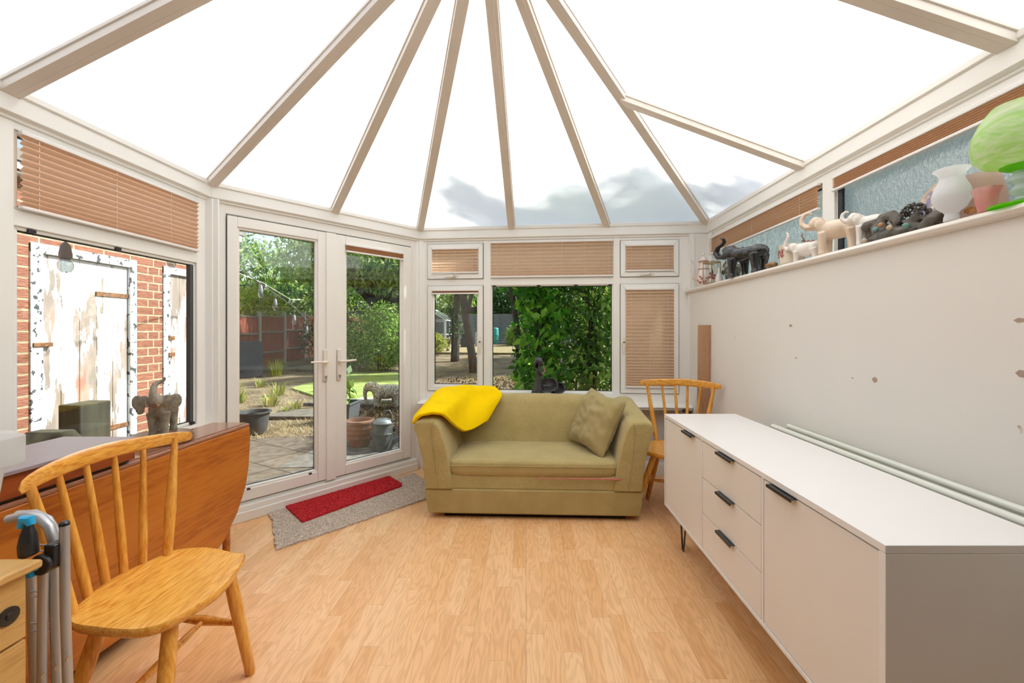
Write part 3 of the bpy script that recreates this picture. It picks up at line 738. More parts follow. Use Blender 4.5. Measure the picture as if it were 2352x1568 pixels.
rug('door_mat', [(-1.475,2.70),(-1.01,3.33),(-1.02,3.37),(-1.19,3.55),(-1.22,3.55),(-1.73,2.98),(-1.74,2.95)], 0.014, m_rugr, 'narrow bright red mat lying on the beige rug', 'mat', fr=0.003, z=0.012, hair=6000)

# ---- sideboard
m_sb = M('white_laminate', (0.83,0.82,0.80), rough=0.30, var=0.02, vscale=3)
m_sbf = M('warm_white_door', (0.80,0.77,0.72), rough=0.35, var=0.02, vscale=3)
m_gap = M('shadow_gap', (0.08,0.07,0.06), rough=0.9)
m_gun = M('gunmetal_handle', (0.075,0.08,0.085), rough=0.35, metal=0.7)
sbx0, sbx1, sby0, sby1 = 0.841, 1.275, 0.957, 2.487
sb = thing('sideboard', 'long white sideboard with two doors, three drawers and hairpin legs along the right wall', 'sideboard', (sbx0, sby0, 0))
W_, D_ = sby1-sby0, sbx1-sbx0
b = MB(); b.box(0,D_,0,W_,0.755,0.775); top = b.build('top', m_sb, sb, bevel=0.0015)
b = MB(); b.box(0.0,D_,0,0.018,0.240,0.7545); b.box(0,D_,W_-.018,W_,0.240,0.7545); b.box(0,D_,0.0,W_,0.225,0.24); b.box(D_-.012,D_,.018,W_-.018,.24,.754)
b.box(0.003,D_-.012,0.497,0.510,0.24,0.7545); b.box(0.003,D_-.012,1.002,1.014,0.24,0.7545)
b.build('carcass', m_sb, sb, bevel=0.001)
def shandle(par, y, z, l):
    h = MB(); h.box(-0.016,0.004,y-l/2,y+l/2,z-0.001,z+0.0015); h.box(-0.016,-0.0135,y-l/2,y+l/2,z-0.009,z); h.build('handle', m_gun, par)
def sdoor(y0, y1, hy, nm='door', z0=0.2425, z1=0.7495):
    d = MB().box(0.0035,0.020,y0,y1,z0,z1).build(nm, m_sbf, sb, bevel=0.0012); shandle(d, hy, z1+0.0005, 0.132); return d
sdoor(0.0205,0.4945,0.385); sdoor(1.0165,1.5095,1.155)
for z0, z1 in ((.2425,.407),(.4105,.576),(.5795,.7495)): sdoor(0.5125,0.9995,0.765,'drawer',z0,z1)
for lx in (0.07, D_-0.07):
    for ly in (0.12, W_-0.12):
        s_ = 1 if ly > .5 else -1
        l = MB(); l.box(lx-.03,lx+.03,ly-.05,ly+.05,.219,.225)
        l.tube([(lx,ly-.045,.222),(lx,ly-.004,.02),(lx,ly+.002,.006),(lx,ly+.010,.006),(lx,ly+.016,.02),(lx,ly+.045,.222)], 0.005, 8); l.build('leg', m_gun, sb)

# ---- radiator
rad = thing('radiator', 'cream double panel radiator on the right wall behind the white sideboard', 'radiator', (1.31,0.55,0))
m_rad = M('cream_radiator_enamel', (0.72,0.74,0.66), rough=0.3)
for x in (0.0, 0.082):
    p = MB(); p.box(x-.009,x+.009,0,1.625,.20,.765); p.tube([(x,0,.768),(x,.003,.772),(x,1.62,.772),(x,1.625,.768)],[.012,.0135,.0135,.010],12); p.build('panel', m_rad, rad, bevel=0.004)
for y in (.35,.85,1.35):
    b = MB(); b.box(0,.082,y-.015,y+.015,.735,.74); b.box(.035,.05,y-.015,y+.015,.70,.7352); b.build('bracket', m_steel, rad)

# ---- leaning plank
m_plank = wood('light_oak_plank', (0.46,0.27,0.15), (0.36,0.20,0.105), 'z', 1.6, rough=0.5)
o = MB().hexa([(1.325,3.165,0),(1.423,3.165,0),(1.423,3.187,0),(1.325,3.187,0)],[(1.332,3.150,1.325),(1.431-.007,3.150,1.325),(1.431-.007,3.172,1.325),(1.332,3.172,1.325)]).build('plank', m_plank, bevel=0.001); tag(o, 'tall narrow wooden board leaning in the corner behind the spindle-back chair', 'board')
o = MB().tube([(1.34,3.50,.597),(1.36,3.48,.60),(1.385,3.46,.585),(1.39,3.45,.52),(1.385,3.46,.40)],[.012,.018,.016,.008,.006],10).build('bag_strap', m_seal); tag(o, 'black strap hanging below the sill behind the wooden board', 'strap')

# ---- spindle-back chairs
m_pine = wood('golden_lacquered_pine', (0.78,0.38,0.06), (0.60,0.235,0.03), 'y', 2.2, rough=0.22, coat=0.3, c3=(0.84,0.46,0.10), ring=1.5)
m_pine_z = wood('golden_pine_turned', (0.72,0.34,0.055), (0.56,0.22,0.03), 'z', 1.6, rough=0.25, coat=0.3, c3=(0.80,0.43,0.09), ring=.7)
def smooth_poly(pts, n=6):
    out = []
    for i in range(len(pts)):
        p = [Vector(pts[(i+k-1) % len(pts)]) for k in range(4)]
        for j in range(n): q = cr(p[0],p[1],p[2],p[3], j/n); out.append((q.x,q.y))
    return out
def make_chair(label, loc, rz, z_s=1.0):
    t = thing('spindle_back_chair', label, 'chair', loc, rz, None)
    out = smooth_poly([(.205,-.03),(.175,-.175),(.11,-.225),(-.03,-.215),(-.115,-.195),(-.165,-.14),(-.205,.0),(-.175,.14),(-.15,.195),(-.04,.215),(.10,.175),(.15,.155)])
    # seat: outline with rounded lower edge and a shallow dish
    m = MB(); n = len(out); rings = [(0.90,.402),(0.965,.408),(1.0,.420),(1.0,.432),(.985,.438),(.93,.4395),(.75,.437),(.45,.434),(.15,.433)]
    v = []; f = []
    for k, z in rings: v += [(x*k, y*k, z) for x, y in out]
    for i in range(len(rings)-1): f += [(i*n+j, i*n+(j+1)%n, (i+1)*n+(j+1)%n, (i+1)*n+j) for j in range(n)]
    f += [tuple(range(n-1,-1,-1)), tuple((len(rings)-1)*n+j for j in range(n))]
    m.add(v, f).build('seat', m_pine, t, ang=50)
    # crest rail: curved, tapering ends
    cp = [(-.150,-.290),(-.205,-.20),(-.238,-.09),(-.245,.02),(-.235,.12),(-.205,.215),(-.150,.292)]
    def crest(i):
        x, y = cp[i]; th = [.013,.016,.017,.017,.017,.016,.013][i]; hh = [.020,.024,.026,.027,.026,.024,.020][i]
        nrm = Vector((x+0.35, y*0.6)).normalized()
        return [(x+nrm.x*a*th, y+nrm.y*a*th, .865+b_*hh - .004*abs(i-3)) for a, b_ in ((-1,-.75),(-.7,-1),(.7,-1),(1,-.75),(1,.75),(.7,1),(-.7,1),(-1,.75))]
    c_ = loft([crest(i) for i in range(7)]).build('crest_rail', m_pine, t, ang=50, sub=1)
    for b0, t0 in zip([(-.148,-.155),(-.188,-.075),(-.205,-.005),(-.200,.052),(-.185,.105),(-.145,.160)], [(-.185,-.235),(-.226,-.130),(-.243,-.035),(-.240,.055),(-.226,.150),(-.185,.240)]):
        a = Vector((*b0,.425)); c = Vector((*t0,.855)); end = b0[1] in (-.155,.160)
        rr = [.0125,.0135,.0125,.0105,.0095,.0085] if not end else [.0145,.0165,.0185,.0155,.012,.0105]
        MB().tube([a+(c-a)*k for k in (0,.2,.4,.62,.82,1)], rr, 12).build('spindle', m_pine_z, t)
    legs = {'fr':((.115,.115),(.175,.150)),'fl':((.125,-.135),(.20,-.27)),'rr':((-.105,.12),(-.180,.205)),'rl':((-.085,-.13),(-.15,-.225))}
    for a, c in legs.values():
        p0 = Vector((*a,.412)); p1 = Vector((*c,.0))
        MB().tube([p0+(p1-p0)*k for k in (0,.3,.65,.98,1)], [.0195,.021,.0185,.0165,.014], 14).build('leg', m_pine_z, t)
    def at(k, h): p0 = Vector((*legs[k][0],.412)); p1 = Vector((*legs[k][1],0)); return p0+(p1-p0)*(1-h/.412)
    ps = {}
    for a, c in (('fr','rr'),('fl','rl')):
        p, q = at(a,.20), at(c,.20); ps[a] = (p+q)/2
        MB().tube([p+(q-p)*k for k in (0,.25,.5,.75,1)], [.009,.012,.017,.012,.009], 12).build('stretcher', m_pine_z, t)
    p, q = ps['fr'], ps['fl']; MB().tube([p+(q-p)*k for k in (0,.25,.5,.75,1)], [.008,.011,.014,.011,.008], 12).build('stretcher', m_pine_z, t)
    return t
c1 = make_chair('golden pine spindle-back chair in the left foreground beside the drop-leaf table', (-1.2,1.375,0), 0); c1['group'] = 'spindle-back chairs'
c2 = copy_tree(c1); c2['label'] = 'golden pine spindle-back chair behind the far end of the white sideboard'; c2.location = (1.07,2.90,0); c2.rotation_euler = (0,0,R(-115)); c2.scale = (1,1,1.03)

# ---- drop-leaf table
m_mah = wood('reddish_brown_veneer', (0.46,0.145,0.016), (0.34,0.09,0.009), 'y', 0.8, rough=0.36, coat=0.08, c3=(0.50,0.17,0.022), ring=.5)
m_mahtop = wood('brown_veneer_top', (0.30,0.13,0.07), (0.24,0.09,0.045), 'y', 1.0, rough=0.18, coat=0.4)
tb = thing('drop_leaf_table', 'reddish brown drop-leaf table with hanging oval leaf below the left window', 'table', (-1.70,1.66,0))
MB().prism([(-.11,-.70),(.085,-.70),(.085,.705),(-.11,.705)], .728, .750).build('tabletop', m_mahtop, tb, bevel=0.003, seg=3)
def leafpoly(sgn):
    pts = [(-.70,.728),(.70,.728)]
    for y, z in ((.705,.65),(.692,.50),(.665,.39),(.60,.275),(.50,.17),(.38,.11),(.2,.075),(0,.065),(-.2,.075),(-.38,.11),(-.50,.17),(-.60,.275),(-.665,.39),(-.692,.50),(-.705,.65)): pts.append((y, z))
    return pts
lf = MB().prism(leafpoly(1), .090, .108, lambda a,b_,c: (c,a,b_)).build('leaf', m_mah, tb, bevel=0.004, seg=3)
MB().tube([(.095,-.70,.736),(.095,.70,.736)], .0115, 12).build('rule_joint', m_mahtop, lf)
MB().prism(leafpoly(1), -.138, -.120, lambda a,b_,c: (c,a,b_)).build('leaf', m_mah, tb, bevel=0.004)
for y in (-.50, .50):
    MB().box(-.10,.06,y-.012,y+.012,.05,.728).build('end_panel', m_mah, tb)
    MB().box(-.11,.07,y-.03,y+.03,0,.05).build('foot', m_mah, tb, bevel=.006)
MB().box(-.09,.05,-.5,.5,.66,.728).build('rail', m_mah, tb)
for y in (-.40,.56): MB().tube([(.075,y,.0),(.075,y,.70)], .018, 10).build('leg', m_mah, tb)
# ---- flat box on the table
bx = thing('wooden_box', 'flat reddish wooden box with a greyish lilac top on the near half of the table', 'box', (-1.725,1.16,.750))
MB().box(-.145,.140,-.50,.50,0.010,.085).build('body', wood('dark_red_veneer', (0.25,0.055,0.012), (0.18,0.035,0.008), 'y', 1.0, rough=0.3), bx, bevel=.002)
MB().box(-.155,.150,-.505,.505,.085,.098).build('lid', M('lilac_grey_laminate', (0.28,0.235,0.25), rough=0.42, var=0.15, vscale=30, vstretch=(8,0.5,1)), bx, bevel=.002)
MB().box(-.12,.125,-.49,.49,0,.010).build('plinth', m_seal, bx)  # black strip under the box stands in for its shadow line on the table

# ---- drawer cabinet + plastic box bottom left
m_oak = wood('pale_oak_veneer', (0.62,0.37,0.125), (0.50,0.28,0.085), 'y', 1.8, rough=0.4)
m_oakz = wood('pale_oak_front', (0.60,0.36,0.12), (0.48,0.27,0.08), 'y', 1.8, rough=0.4)
cb = thing('drawer_cabinet', 'pale oak drawer cabinet with black round pulls at the lower left edge', 'cabinet', (-1.17,.96,0))
MB().box(-.42,.022,-.62,.015,.715,.735).build('top', m_oak, cb, bevel=.006, seg=3)
MB().box(-.42,-.018,-.60,0,.0,.715).build('body', m_oakz, cb)
for z0, z1, hz in ((.562,.708,.632),(.30,.556,.44),(.04,.294,.18)):
    d = MB().box(-.018,0,-.598,-.002,z0,z1).build('drawer', m_oakz, cb, bevel=.002)
    for yy in (-.036, -.52):
        k = MB(); k.tube([(-.002,yy,hz),(.004,yy,hz),(.0045,yy,hz)],[.020,.020,.016],20); k.tube([(.004,yy,hz),(.007,yy,hz)],[.009,.007],14); k.build('pull', M('black_plastic', (.012,.012,.013), rough=.3), d)
def plastic():
    m, nt, out = newmat('frosted_clear_plastic')
    t = nd(nt,'ShaderNodeBsdfTranslucent'); t.inputs[0].default_value=(.85,.88,.88,1)
    d = nd(nt,'ShaderNodeBsdfPrincipled'); d.inputs['Base Color'].default_value=(.80,.83,.83,1); d.inputs['Roughness'].default_value=.25
    tr = nd(nt,'ShaderNodeBsdfTransparent'); tr.inputs[0].default_value=(.93,.95,.96,1)
    a = nd(nt,'ShaderNodeMixShader'); a.inputs[0].default_value=.5; L(nt,d.outputs[0],a.inputs[1]); L(nt,t.outputs[0],a.inputs[2])
    b = nd(nt,'ShaderNodeMixShader'); b.inputs[0].default_value=.35; L(nt,a.outputs[0],b.inputs[1]); L(nt,tr.outputs[0],b.inputs[2]); L(nt,b.outputs[0],out.inputs[0]); return m
m_plast = plastic()
pb = thing('storage_box', 'translucent white plastic storage box with lid on top of the oak drawer cabinet', 'storage box', (-1.375,.745,.7355))
def rrect(w, d, r=.04, n=5):
    o_ = []
    for cx_, cy_, a0 in ((w-r,d-r,0),(-w+r,d-r,PI/2),(-w+r,-d+r,PI),(w-r,-d+r,1.5*PI)):
        for i in range(n+1): a = a0+PI/2*i/n; o_.append((cx_+r*math.cos(a), cy_+r*math.sin(a)))
    return o_
def shell(m, rings, close_bot=True, close_top=False):
    n = len(rings[0][0]); v = []; f = []
    for pts, z in rings: v += [(x,y,z) for x,y in pts]
    for i in range(len(rings)-1): f += [(i*n+j, i*n+(j+1)%n, (i+1)*n+(j+1)%n, (i+1)*n+j) for j in range(n)]
    if close_bot: f.append(tuple(range(n-1,-1,-1)))
    if close_top: f.append(tuple((len(rings)-1)*n+j for j in range(n)))
    return m.add(v, f)
shell(MB(), [(rrect(.185,.175),0.001),(rrect(.192,.182),.02),(rrect(.198,.188),.15),(rrect(.208,.198),.262)]).build('tub', m_plast, pb)
shell(MB(), [(rrect(.218,.208,.025),.235),(rrect(.222,.212,.025),.240),(rrect(.222,.212,.025),.300),(rrect(.212,.202),.312),(rrect(.18,.17),.312),(rrect(.17,.16),.300)], False, True).build('lid', m_plast, pb)
m_stuffd = M('dark_contents', (.10,.09,.10), rough=.8); 
o = MB().box(-1.47,-1.26,.60,.84,.742,.80).build('shoe_box', M('cream_card',(.65,.58,.48),rough=.8)); tag(o,'cream card box lying inside the translucent plastic storage box','box')
o = MB().ell((-1.33,.76,.845),(.10,.08,.042),(0,.3,.2)).build('folded_cloth', m_stuffd); tag(o,'dark folded cloth inside the translucent plastic storage box','cloth')

# ---- folded airer (grey tubes)
m_tube = M('grey_lacquered_tube', (.50,.51,.53), rough=.34, metal=.55)
m_blk = M('black_hinge_plastic', (.015,.015,.017), rough=.35)
m_blue = M('sky_blue_plastic', (.02,.38,.72), rough=.3)
ar = thing('clothes_airer', 'folded grey tubular clothes airer with black and blue hinges beside the oak cabinet', 'clothes airer', (-1.16,1.03,0))
def px2(px, py, y): return ((px-1208)*y/940, y, 1.275-(py-761)*y/940)
def loc_(p): return (p[0]+1.16, p[1]-1.03, p[2])
def tubep(pts, r, nm='tube', mat=m_tube, y=1.03, par=ar): return MB().tube([loc_(px2(*p, y)) for p in pts], r, 12).build(nm, mat, par)
t1 = tubep([(148,1203),(150,1400),(156,1568),(160,1880)], .0098, y=1.03); tubep([(148,1196),(148,1200),(148,1206)], [.006,.0100,.0102], 'end_cap', m_blk, 1.03, t1)
tubep([(20,1192),(60,1182),(92,1188),(112,1208),(123,1240),(126,1300),(128,1400),(133,1568),(140,1850)], .0115, y=1.06)
tubep([(40,1181),(80,1178),(110,1192),(130,1225),(136,1270),(140,1400),(146,1568),(152,1800)], .0100, y=1.10)
tubep([(100,1300),(98,1400),(97,1568),(99,1850)], .0100, y=1.04)
tubep([(70,1310),(75,1430),(80,1568),(84,1800)], .0100, y=1.09)
for yy in (1250,1264,1358,1369,1431,1449): tubep([(70,yy),(118,yy+1)], .0020, 'wire', y=1.08)
for x_, y_, yy in ((157,1512,1.015),(130,1532,1.04),(99,1551,1.025)): tubep([(x_-1,y_),(x_+1,y_)], .006, 'rivet', m_steel, yy)
hg = MB(); c_ = Vector(loc_(px2(112,1288,1.02))); hg.tube([c_+Vector((-.0,-.022,0)),c_+Vector((0,.022,0))], .025, 18); hg.box(c_.x,c_.x+.026,c_.y-.012,c_.y+.02,c_.z-.01,c_.z+.045)
hgo = hg.build('hinge', m_blk, ar, bevel=.003); hb = MB(); hb.tube([c_+Vector((-.004,-.024,-.002)),c_+Vector((-.004,-.028,-.002))],.008,12); hb.tube([c_+Vector((-.018,-.02,-.026)),c_+Vector((-.022,-.02,.008))],.010,10); hb.build('release_button', m_blue, hgo)
g_ = MB().tube([loc_(px2(a,b_,1.0)) for a,b_ in ((66,1205),(66,1225),(64,1250),(66,1272),(68,1278))],[.008,.015,.018,.018,.012],12).build('grip', m_blk, ar, bevel=.002)
MB().tube([loc_(px2(a,b_,1.0)) for a,b_ in ((50,1210),(56,1192),(68,1192),(72,1205))],[.009,.012,.011,.008],10).build('grip_clip', m_blue, g_)
# ================================================================ GARDEN
def gz(x, y):
    t = max(0.0, min(1.0, (y-12)/13.0)); return -0.05 + 0.5*t
def leafmat(name, c1, c2, c3, tr=0.35, rough=0.45):
    m, nt, out = newmat(name)
    g = nd(nt, 'ShaderNodeNewGeometry')
    c = ramp(nt, g.outputs['Random Per Island'], [(0.0, c1), (0.55, c2), (1.0, c3)])
    b = nd(nt, 'ShaderNodeBsdfPrincipled'); b.inputs['Roughness'].default_value = rough; L(nt, c, b.inputs['Base Color'])
    t = nd(nt, 'ShaderNodeBsdfTranslucent'); L(nt, c, t.inputs[0])
    mx = nd(nt, 'ShaderNodeMixShader'); mx.inputs[0].default_value = tr
    L(nt, b.outputs[0], mx.inputs[1]); L(nt, t.outputs[0], mx.inputs[2]); L(nt, mx.outputs[0], out.inputs[0]); return m
ml_green = leafmat('mid_green_leaves', (0.035,0.10,0.012), (0.13,0.29,0.035), (0.48,0.62,0.14), tr=0.5)
ml_vivid = leafmat('vivid_green_leaves', (0.03,0.12,0.012), (0.12,0.40,0.03), (0.50,0.80,0.10), tr=0.6)
ml_dark = leafmat('dark_evergreen_leaves', (0.02,0.07,0.018), (0.045,0.12,0.025), (0.14,0.24,0.07))
ml_light = leafmat('light_green_leaves', (0.09,0.22,0.03), (0.28,0.48,0.08), (0.66,0.76,0.26), tr=0.5)
ml_yellow = leafmat('yellow_green_leaves', (0.28,0.34,0.03), (0.45,0.46,0.04), (0.16,0.25,0.04))
ml_grass = leafmat('strappy_leaves', (0.16,0.26,0.04), (0.40,0.42,0.10), (0.62,0.52,0.22))
m_bark = M('grey_brown_bark', (0.10,0.075,0.055), rough=0.95, var=0.5, vscale=9, vstretch=(3,3,0.6), bump=0.6, bscale=14)
m_stem = M('dark_stems', (0.07,0.05,0.03), rough=0.95)
def leaves(name, blobs, n, size, mat, parent=None, elong=2.2, seed=1, droop=0.0, inner=0.55):
    rs = np.random.RandomState(seed)
    w = np.array([(b[1][0]*b[1][1]+b[1][1]*b[1][2]+b[1][0]*b[1][2]) for b in blobs]); w = w/w.sum()
    idx = rs.choice(len(blobs), n, p=w)
    C = np.array([b[0] for b in blobs])[idx]; Rr = np.array([b[1] for b in blobs])[idx]
    d = rs.normal(size=(n,3)); d /= np.linalg.norm(d,axis=1)[:,None]
    rad = inner + (1-inner)*rs.rand(n)**0.6
    rad *= 1 + 0.14*np.sin(d[:,0]*7+idx)*np.cos(d[:,2]*9+idx*2)
    p = C + d*Rr*rad[:,None]
    u = rs.normal(size=(n,3)); u[:,2] -= droop*2; u /= np.linalg.norm(u,axis=1)[:,None]
    nn = d*0.8 + rs.normal(size=(n,3))*0.7; v = np.cross(nn,u); v /= (np.linalg.norm(v,axis=1)[:,None]+1e-9)
    nrm = np.cross(u, v)
    l = size*(0.6+0.8*rs.rand(n))[:,None]; ww = l/elong
    P_ = np.stack([p, p+u*l*0.45+v*ww*0.5+nrm*l*0.06, p+u*l, p+u*l*0.45-v*ww*0.5+nrm*l*0.06], 1).reshape(-1,3)
    me = bpy.data.meshes.new(name); me.vertices.add(4*n); me.vertices.foreach_set('co', P_.ravel())
    me.loops.add(4*n); me.loops.foreach_set('vertex_index', np.arange(4*n, dtype=np.int32))
    me.polygons.add(n); me.polygons.foreach_set('loop_start', np.arange(0,4*n,4,dtype=np.int32)); me.polygons.foreach_set('loop_total', np.full(n,4,dtype=np.int32))
    me.update(); me.validate(); me.materials.append(mat)
    o = bpy.data.objects.new(name, me); COL.objects.link(o)
    if parent: o.parent = parent
    return o
def shrub(label, loc, blobs, n, size, mat, cat='shrub', name='garden_shrub', seed=1, elong=2.2, group=None, stems=6, droop=0.0, inner=0.45, core=True):
    t = thing(name, label, cat, loc, 0, group)
    leaves('foliage', blobs, n, size, mat, t, elong, seed, droop, inner)
    m = MB(); rn = random.Random(seed)
    for i in range(stems):
        b = rn.choice(blobs); e = Vector(b[0]); p0 = Vector((rn.uniform(-.1,.1), rn.uniform(-.1,.1), 0.0)); mid = p0.lerp(e, .5)+Vector((rn.uniform(-.1,.1),rn.uniform(-.1,.1),rn.uniform(0,.15)))
        m.tube([p0, mid, e, e+Vector((rn.uniform(-1,1)*b[1][0]*.7, rn.uniform(-1,1)*b[1][1]*.7, b[1][2]*.6))], [.025,.018,.012,.004], 5)
    m.build('stems', m_stem, t)
    return t
def tree(label, loc, trunk, rad, blobs, n, size, mat, seed=1, elong=2.4, droop=0.3, group=None, branches=None, inner=0.35, name='garden_tree'):
    t = thing(name, label, 'tree', loc, 0, group)
    m = MB(); m.tube(trunk, rad, 10); top = Vector(trunk[-1])
    rn = random.Random(seed)
    for b in blobs:
        e = Vector(b[0]); s = Vector(trunk[len(trunk)//2]).lerp(top, rn.random()); mid = s.lerp(e, .5)+Vector((0,0,.2))
        m.tube([s, mid, e], [rad[-1]*.9, rad[-1]*.6, rad[-1]*.2], 7)
    for br in (branches or []): m.tube(br[0], br[1], 8)
    m.build('trunk', m_bark, t)
    leaves('foliage', blobs, n, size, mat, t, elong, seed, droop, inner)
    return t

# ground
def make_ground():
    m, nt, out = newmat('dry_garden_ground')
    b = nd(nt,'ShaderNodeBsdfPrincipled'); b.inputs['Roughness'].default_value=.95
    n = nd(nt,'ShaderNodeTexNoise'); n.inputs['Scale'].default_value=1.4; n.inputs['Detail'].default_value=5; L(nt,coords(nt),n.inputs['Vector'])
    n2 = nd(nt,'ShaderNodeTexNoise'); n2.inputs['Scale'].default_value=24; n2.inputs['Detail'].default_value=5; L(nt,coords(nt),n2.inputs['Vector'])
    f = math_(nt,'ADD',math_(nt,'MULTIPLY',n.outputs[0],.45),math_(nt,'MULTIPLY',n2.outputs[0],.55))
    L(nt, ramp(nt,f,[(.33,(.06,.042,.027)),(.46,(.15,.11,.07)),(.56,(.27,.21,.125)),(.66,(.19,.18,.08))]), b.inputs['Base Color'])
    bp = nd(nt,'ShaderNodeBump'); bp.inputs['Strength'].default_value=1; bp.inputs['Distance'].default_value=.03; L(nt,n2.outputs[0],bp.inputs['Height']); L(nt,bp.outputs[0],b.inputs['Normal'])
    L(nt,b.outputs[0],out.inputs[0]); return m
m_ground = make_ground()
def gfn(u, v):
    x = -26+u*46; y = -8+v*50; z = gz(x,y) + 0.03*mnoise.noise(Vector((x*.6,y*.6,0)))*(1 if y > 6 else 0)
    if -2.6 < x < 2.4 and y < 4.2: z = -0.14
    return (x,y,z)
struct(MB().grid(gfn, 93, 101).build('ground', m_ground), 'dry straw-strewn garden soil')
def flags(name, c1, c2, sc=1.0):
    m, nt, out = newmat(name)
    b = nd(nt,'ShaderNodeBsdfPrincipled'); b.inputs['Roughness'].default_value=.85
    br = nd(nt,'ShaderNodeTexBrick'); br.inputs['Scale'].default_value=sc; br.inputs['Brick Width'].default_value=.62; br.inputs['Row Height'].default_value=.46; br.inputs['Mortar Size'].default_value=.009
    br.inputs['Color1'].default_value=c4(c1); br.inputs['Color2'].default_value=c4(c2); br.inputs['Mortar'].default_value=(.05,.045,.03,1); L(nt,coords(nt,rot=(0,0,.5)),br.inputs['Vector'])
    n = nd(nt,'ShaderNodeTexNoise'); n.inputs['Scale'].default_value=14; n.inputs['Detail'].default_value=6; L(nt,coords(nt),n.inputs['Vector'])
    mx = nd(nt,'ShaderNodeMix',data_type='RGBA',blend_type='MULTIPLY'); mx.inputs[0].default_value=.9; L(nt,br.outputs[0],mx.inputs[6]); L(nt,ramp(nt,n.outputs[0],[(.3,(.45,.42,.38)),(.65,(1,1,1))]),mx.inputs[7])
    L(nt,mx.outputs[2],b.inputs['Base Color']); L(nt,b.outputs[0],out.inputs[0]); return m
pat = MB().prism([(-3.47,-3),(-2.27,-3),(-2.27,2.75),(-1.15,4.05),(1.8,3.82),(2.2,4.9),(-.6,5.3),(-2.2,5.2),(-3.0,5.15),(-3.47,5.0)],-.12,-.045).build('patio', flags('sandstone_flags',(.17,.14,.11),(.125,.105,.085)))
struct(pat,'weathered paving slabs outside the doors')
m_lawn = M('lawn_grass', (.20,.30,.07), rough=.95, col2=(.36,.40,.13), vscale=3.0, bump=.8, bscale=120)
lw = MB().prism([(-3.75,7.75),(-2.25,7.4),(-3.3,12.8),(-5.6,13.0),(-5.4,9.4)],-.06,-.015).build('lawn', m_lawn); struct(lw,'short sunlit lawn')
fw = MB().prism([(-6.0,19.0),(1.5,18.5),(1.5,23.8),(-6,23.8)],.10,.2,lambda x,y,z:(x,y,z+gz(x,y)-.10)).build('lawn', M('dry_lawn',(.30,.235,.12),rough=.95,var=.3,vscale=5)); struct(fw,'dry yellow grass at the far end of the garden')

# brick outbuilding
def brickmat():
    m, nt, out = newmat('rustic_red_brick')
    b = nd(nt,'ShaderNodeBsdfPrincipled'); b.inputs['Roughness'].default_value=.9
    tc = nd(nt,'ShaderNodeTexCoord'); sp = nd(nt,'ShaderNodeSeparateXYZ'); L(nt,tc.outputs['Object'],sp.inputs[0]); cb = nd(nt,'ShaderNodeCombineXYZ'); L(nt,sp.outputs[1],cb.inputs[0]); L(nt,sp.outputs[2],cb.inputs[1])
    br = nd(nt,'ShaderNodeTexBrick'); br.inputs['Scale'].default_value=1; br.inputs['Brick Width'].default_value=.225; br.inputs['Row Height'].default_value=.075; br.inputs['Mortar Size'].default_value=.008; br.inputs['Mortar Smooth'].default_value=.2
    br.inputs['Color1'].default_value=(.40,.17,.11,1); br.inputs['Color2'].default_value=(.32,.125,.085,1); br.inputs['Mortar'].default_value=(.58,.45,.31,1); br.squash=.5; br.squash_frequency=2; L(nt,cb.outputs[0],br.inputs['Vector'])
    n = nd(nt,'ShaderNodeTexNoise'); n.inputs['Scale'].default_value=1; n.inputs['Detail'].default_value=2; L(nt,coords(nt,(1,25,190)),n.inputs['Vector'])
    mx = nd(nt,'ShaderNodeMix',data_type='RGBA',blend_type='MULTIPLY'); mx.inputs[0].default_value=.8; L(nt,br.outputs[0],mx.inputs[6]); L(nt,ramp(nt,n.outputs[0],[(.35,(.62,.55,.5)),(.6,(1,1,1))]),mx.inputs[7])
    L(nt,mx.outputs[2],b.inputs['Base Color'])
    bp = nd(nt,'ShaderNodeBump'); bp.inputs['Strength'].default_value=.8; bp.inputs['Distance'].default_value=.008; L(nt,math_(nt,'SUBTRACT',n.outputs[0],math_(nt,'MULTIPLY',br.outputs[1],2)),bp.inputs['Height']); L(nt,bp.outputs[0],b.inputs['Normal'])
    L(nt,b.outputs[0],out.inputs[0]); return m
def peel():
    m, nt, out = newmat('peeling_white_paint')
    b = nd(nt,'ShaderNodeBsdfPrincipled'); b.inputs['Roughness'].default_value=.6
    n = nd(nt,'ShaderNodeTexNoise'); n.inputs['Scale'].default_value=5.5; n.inputs['Detail'].default_value=5; n.inputs['Roughness'].default_value=.62; L(nt,coords(nt,(1,1.5,.28)),n.inputs['Vector'])
    n2 = nd(nt,'ShaderNodeTexNoise'); n2.inputs['Scale'].default_value=9; n2.inputs['Detail'].default_value=2; L(nt,coords(nt,(1,1,.3)),n2.inputs['Vector'])
    under = ramp(nt,n2.outputs[0],[(.40,(.30,.25,.22)),(.55,(.42,.34,.30)),(.66,(.50,.22,.17))])
    k = ramp(nt,n.outputs[0],[(.525,(0,0,0)),(.54,(1,1,1))])
    mx = nd(nt,'ShaderNodeMix',data_type='RGBA'); L(nt,k,mx.inputs[0]); mx.inputs[6].default_value=(.80,.80,.80,1); L(nt,under,mx.inputs[7]); L(nt,mx.outputs[2],b.inputs['Base Color'])
    n3 = nd(nt,'ShaderNodeTexNoise'); n3.inputs['Scale'].default_value=1; n3.inputs['Detail'].default_value=2; L(nt,coords(nt,(1,60,2)),n3.inputs['Vector'])
    bp = nd(nt,'ShaderNodeBump'); bp.inputs['Strength'].default_value=.35; bp.inputs['Distance'].default_value=.004; L(nt,math_(nt,'SUBTRACT',n3.outputs[0],k),bp.inputs['Height']); L(nt,bp.outputs[0],b.inputs['Normal'])
    L(nt,b.outputs[0],out.inputs[0]); return m
